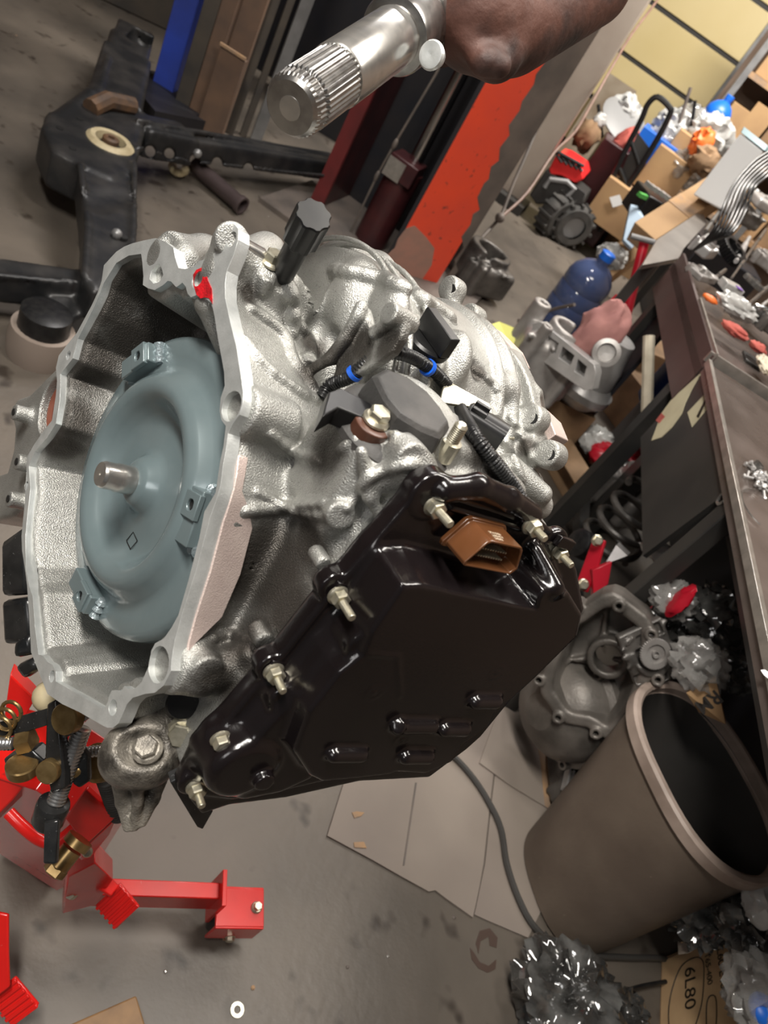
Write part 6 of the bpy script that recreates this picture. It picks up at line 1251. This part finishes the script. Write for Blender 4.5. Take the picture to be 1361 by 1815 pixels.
b = MB(); b.prism([hq(*q) for q in [(938, 345), (968, 300), (990, 315), (1015, 325), (1040, 345), (1032, 365), (990, 362), (950, 362)]], (0, .25, 0)); b.obj('chassis', 'dark', q4, bevel=.01)
b = MB(); b.tube([hq(*q, -.03) for q in [(965, 332), (975, 318), (1005, 322), (1018, 335), (1005, 348)]], .018, 8); b.obj('bumper', 'greyplastic', q4)
for k in range(5): b = MB(); b.tube([hq(984+k*9, 270+k*4, .0), hq(996+k*9, 288+k*4, .0)], .010, 6); b.obj('rack_bar', 'satin', q4)
b = MB(); b.tube([hq(985, 268), hq(1035, 295)], .012, 6); b.obj('rack_bar', 'satin', q4)
ht = thing('hand_truck', 'black hand truck with curved handle leaning left of the blue box', 'hand truck', ony(1040, 420, 6.0)*V3(1, 1, 0))
yh = 5.95; hh = lambda x, y, d=0.: ony(x, y, yh+d)
b = MB(); b.tube(smoothpath([hh(1052, 400), hh(1092, 300), hh(1135, 215), hh(1148, 185), hh(1165, 172), hh(1186, 190), hh(1186, 205), hh(1152, 268), hh(1080, 380), hh(1062, 410)], 4), .020, 8); b.obj('frame', 'satin', ht)
for k in (.3, .55, .8): b = MB(); b.tube([hh(1052+(1135-1052)*k, 400+(215-400)*k), hh(1062+(1152-1062)*k, 410+(268-410)*k)], .015, 8); b.obj('cross_bar', 'satin', ht)
b = MB(); b.prism([hh(*q, .02) for q in [(1060, 405), (1130, 235), (1150, 262), (1078, 385)]], (0, .02, 0)); b.obj('back_plate', 'dark', ht)
def fbox(px, py, w, h, y, m_, label, cat='box', d=.3, name='cardboard_box', tape=True, rot=.0, drop=False):
    c = ony(px, py, y); c[2] -= h/2
    return carton(c, w, d, h, rot, m_, label, cat, name=name, tape=tape)
pile = slab('stock_cabinet', .10, 1.1, 6.35, 6.9, 0, .52, 'dark', label='dark low cabinet under the heap of boxes by the garage door', cat='cabinet')
fbox(1140, 290, .30, .42, 6.3, 'bluebox', 'bright blue plastic box behind the hand truck', name='blue_box', tape=False)
fbox(1178, 308, .30, .30, 6.2, 'card', 'tan carton right of the bright blue box')
fbox(1095, 365, .34, .30, 6.0, 'card', 'tan carton with white label in front of the blue box')
b = MB(); b.prism([ony(*q, 5.84) for q in [(1080, 350), (1098, 345), (1104, 362), (1086, 368)]], (0, .002, 0)); b.obj('white_label', 'white', label='white address label on the tan carton before the blue box', cat='label', smooth=False)
fbox(1215, 270, .26, .22, 6.35, 'card', 'tan carton under the orange bag')
carton(fl(1090, 470), .30, .3, .22, .3, 'card', 'low tan carton on the floor behind the red bar')
for i, (x, y, Y, r, m_, lab) in enumerate(((1195, 232, 6.5, .17, 'whitebag', 'large white plastic bag heaped under the black rods'), (1225, 215, 6.6, .14, 'clear', 'clear plastic bag left of the blue jug'), (1260, 240, 6.4, .17, 'whitebag', 'white plastic bag right of the orange bag'), (1215, 300, 6.15, .15, 'clear', 'clear crinkled bag before the tan carton'), (1168, 250, 6.3, .12, 'clear', 'clear bag above the bright blue box'), (1110, 195, 6.6, .13, 'whitebag', 'small pale bag behind the hand truck handle'), (1085, 455, 4.9, .1, 'whitebag', 'pale bag on the floor behind the jug'))):
    crumple('plastic_bag', ony(x, y, Y), (r, r*.8, r*.8), m_, lab, 'bag', 90+i, .38, 2.4, 34)
crumple('orange_bag', ony(1243, 252, 6.1), (.08, .07, .10), 'orange', 'bright orange plastic bag in the heap', 'bag', 99, .35, 2.2, 26)
crumple('brown_bag', ony(1250, 288, 6.0), (.13, .1, .10), 'carddark', 'brown paper bag under the orange bag', 'bag', 100, .3, 2., 24)
jug(ony(1262, 215, 6.7)-V3(0, 0, .16), .10, .34, 'bluebox', 'solid blue jug standing at the foot of the garage door jamb', 'blue_jug')
b = MB(); c = ony(1105, 218, 6.5); b.rev(c, nrm(V3(.25, -.5, 1)), [(.0, 0), (.20, .0), (.21, .015), (.16, .04), (.0, .05)], 32); b.obj('grey_disc', 'greyplastic', label='grey round cover lying on the heap left of the hand truck', cat='cover')
for i, (a, c, m_, lab) in enumerate((((1198, 235), (1224, 155), 'bare', 'thin steel rod standing in the heap against the cream door'), ((1225, 225), (1232, 178), 'satin', 'short black rod right of the thin steel rod'), ((1068, 250), (1060, 185), 'satin', 'black rod standing by the plywood sheet'))):
    b = MB(); b.cyl(ony(*a, 6.4), ony(*c, 6.4), .012, n=8); b.obj('rod', m_, label=lab, cat='rod')
for i, (x, y, m_, r, lab) in enumerate(((1110, 255, 'redrag', .09, 'dark red rag hanging beside the hand truck'), (1092, 265, 'redrag', .07, 'red cloth roll above the quad bike'), (1040, 240, 'carddark', .1, 'brown pouch above the quad bike rack'), (1062, 215, 'whitebag', .05, 'small white bundle above the brown pouch'))): crumple('rag_bundle', ony(x, y, 6.2), (r, r, r*1.3), m_, lab, 'cloth', 110+i, .3, 2, 22)
b = MB(); b.box(ony(1075, 320, 6.1)+V3(.0, .1, -.1), (.2, .15, .33), rotz(.1)); b.obj('maroon_cabinet', 'maroon', label='maroon tool cabinet between the quad bike and the hand truck', cat='cabinet', bevel=.01)
# green-striped crate, pale blue sheet, long cartons
gc = thing('battery_crate', 'black crate with green bar between the long tan cartons', 'crate', pt(1155, 370, 4.6)); b = MB(); b.box(pt(1155, 370, 4.6), (.14, .12, .08), rotz(.5)); b.obj('crate_body', 'satin', gc, bevel=.01); b = MB(); b.box(pt(1150, 362, 4.5)+V3(0, 0, .03), (.14, .015, .012), rotz(.9)); b.obj('green_bar', 'green', gc)
for k in range(4): b = MB(); b.box(pt(1140+9*k, 345+6*k, 4.5)+V3(0, 0, .06), (.035, .012, .012), rotz(-.5)); b.obj('silver_clip', 'castlight', gc)
b = MB(); b.prism([pt(*q) for q in [(1105, 425, 4.4), (1118, 362, 4.5), (1130, 365, 4.5), (1150, 400, 4.4), (1120, 440, 4.3)]], (0, .02, -.02)); b.obj('blue_sheet', 'lightblue', label='pale blue plastic sheet beside the green-barred crate', cat='sheet', smooth=False)
for i, (a, c, w, lab) in enumerate((((1135, 425, 3.9), (1272, 337, 4.1), .075, 'long tan carton with tape lying toward the white case'), ((1042, 503, 4.75), (1125, 440, 4.95), .075, 'long tan carton behind the blue water jug'))):
    p0, p1 = pt(*a), pt(*c); d = nrm(p1-p0); s_ = nrm(np.cross(d, EZ)); u_ = np.cross(s_, d); t = thing('long_carton', lab, 'box', p0); b = MB(); b.box((p0+p1)/2, (np.linalg.norm(p1-p0)/2, w, w*.8), [d, s_, u_]); b.obj('carton', 'card', t, bevel=.003); b = MB(); b.box((p0+p1)/2+u_*w*.81, (.05, w*1.01, .002), [d, s_, u_]); b.obj('tape', 'cardtan', t)
# wooden shelves at the right
ys = 7.2; sh_ = thing('storage_shelf', 'wooden shelves full of tan cartons right of the garage door', 'shelf', ony(1320, 260, ys)*V3(1, 1, 0))
x0s = ony(1300, 200, ys)[0]-.12
for z in (.55, 1.02, 1.45, 1.9): b = MB(); b.box((x0s+.75, ys, z), (.75, .22, .02)); b.obj('shelf_board', 'cardtan', sh_)
for x in (x0s, x0s+.75, x0s+1.5): b = MB(); b.box((x, ys-.2, 1.1), (.025, .025, 1.1)); b.obj('upright', 'greysteel', sh_)
b = MB(); b.box((x0s+.75, ys+.24, 1.1), (.8, .01, 1.1)); b.obj('back_board', 'wall', sh_)
random.seed(8); k = 0
ordn = ('leftmost', 'second from left', 'third from left', 'fourth from left', 'fifth from left', 'sixth from left')
for zi, (z, nm) in enumerate(((.57, 'lowest visible'), (1.04, 'middle'), (1.47, 'upper'))):
    x = x0s+.05; j = 0
    while x < x0s+1.3 and j < 6:
        w = random.uniform(.15, .24); carton((x+w/2, ys-.02, z), w-.012, .3, random.uniform(.18, .33), random.uniform(-.06, .06), random.choice(['card', 'card', 'carddark']), '%s tan carton on the %s board of the wooden shelves' % (ordn[j], nm), tape=False); x += w; j += 1
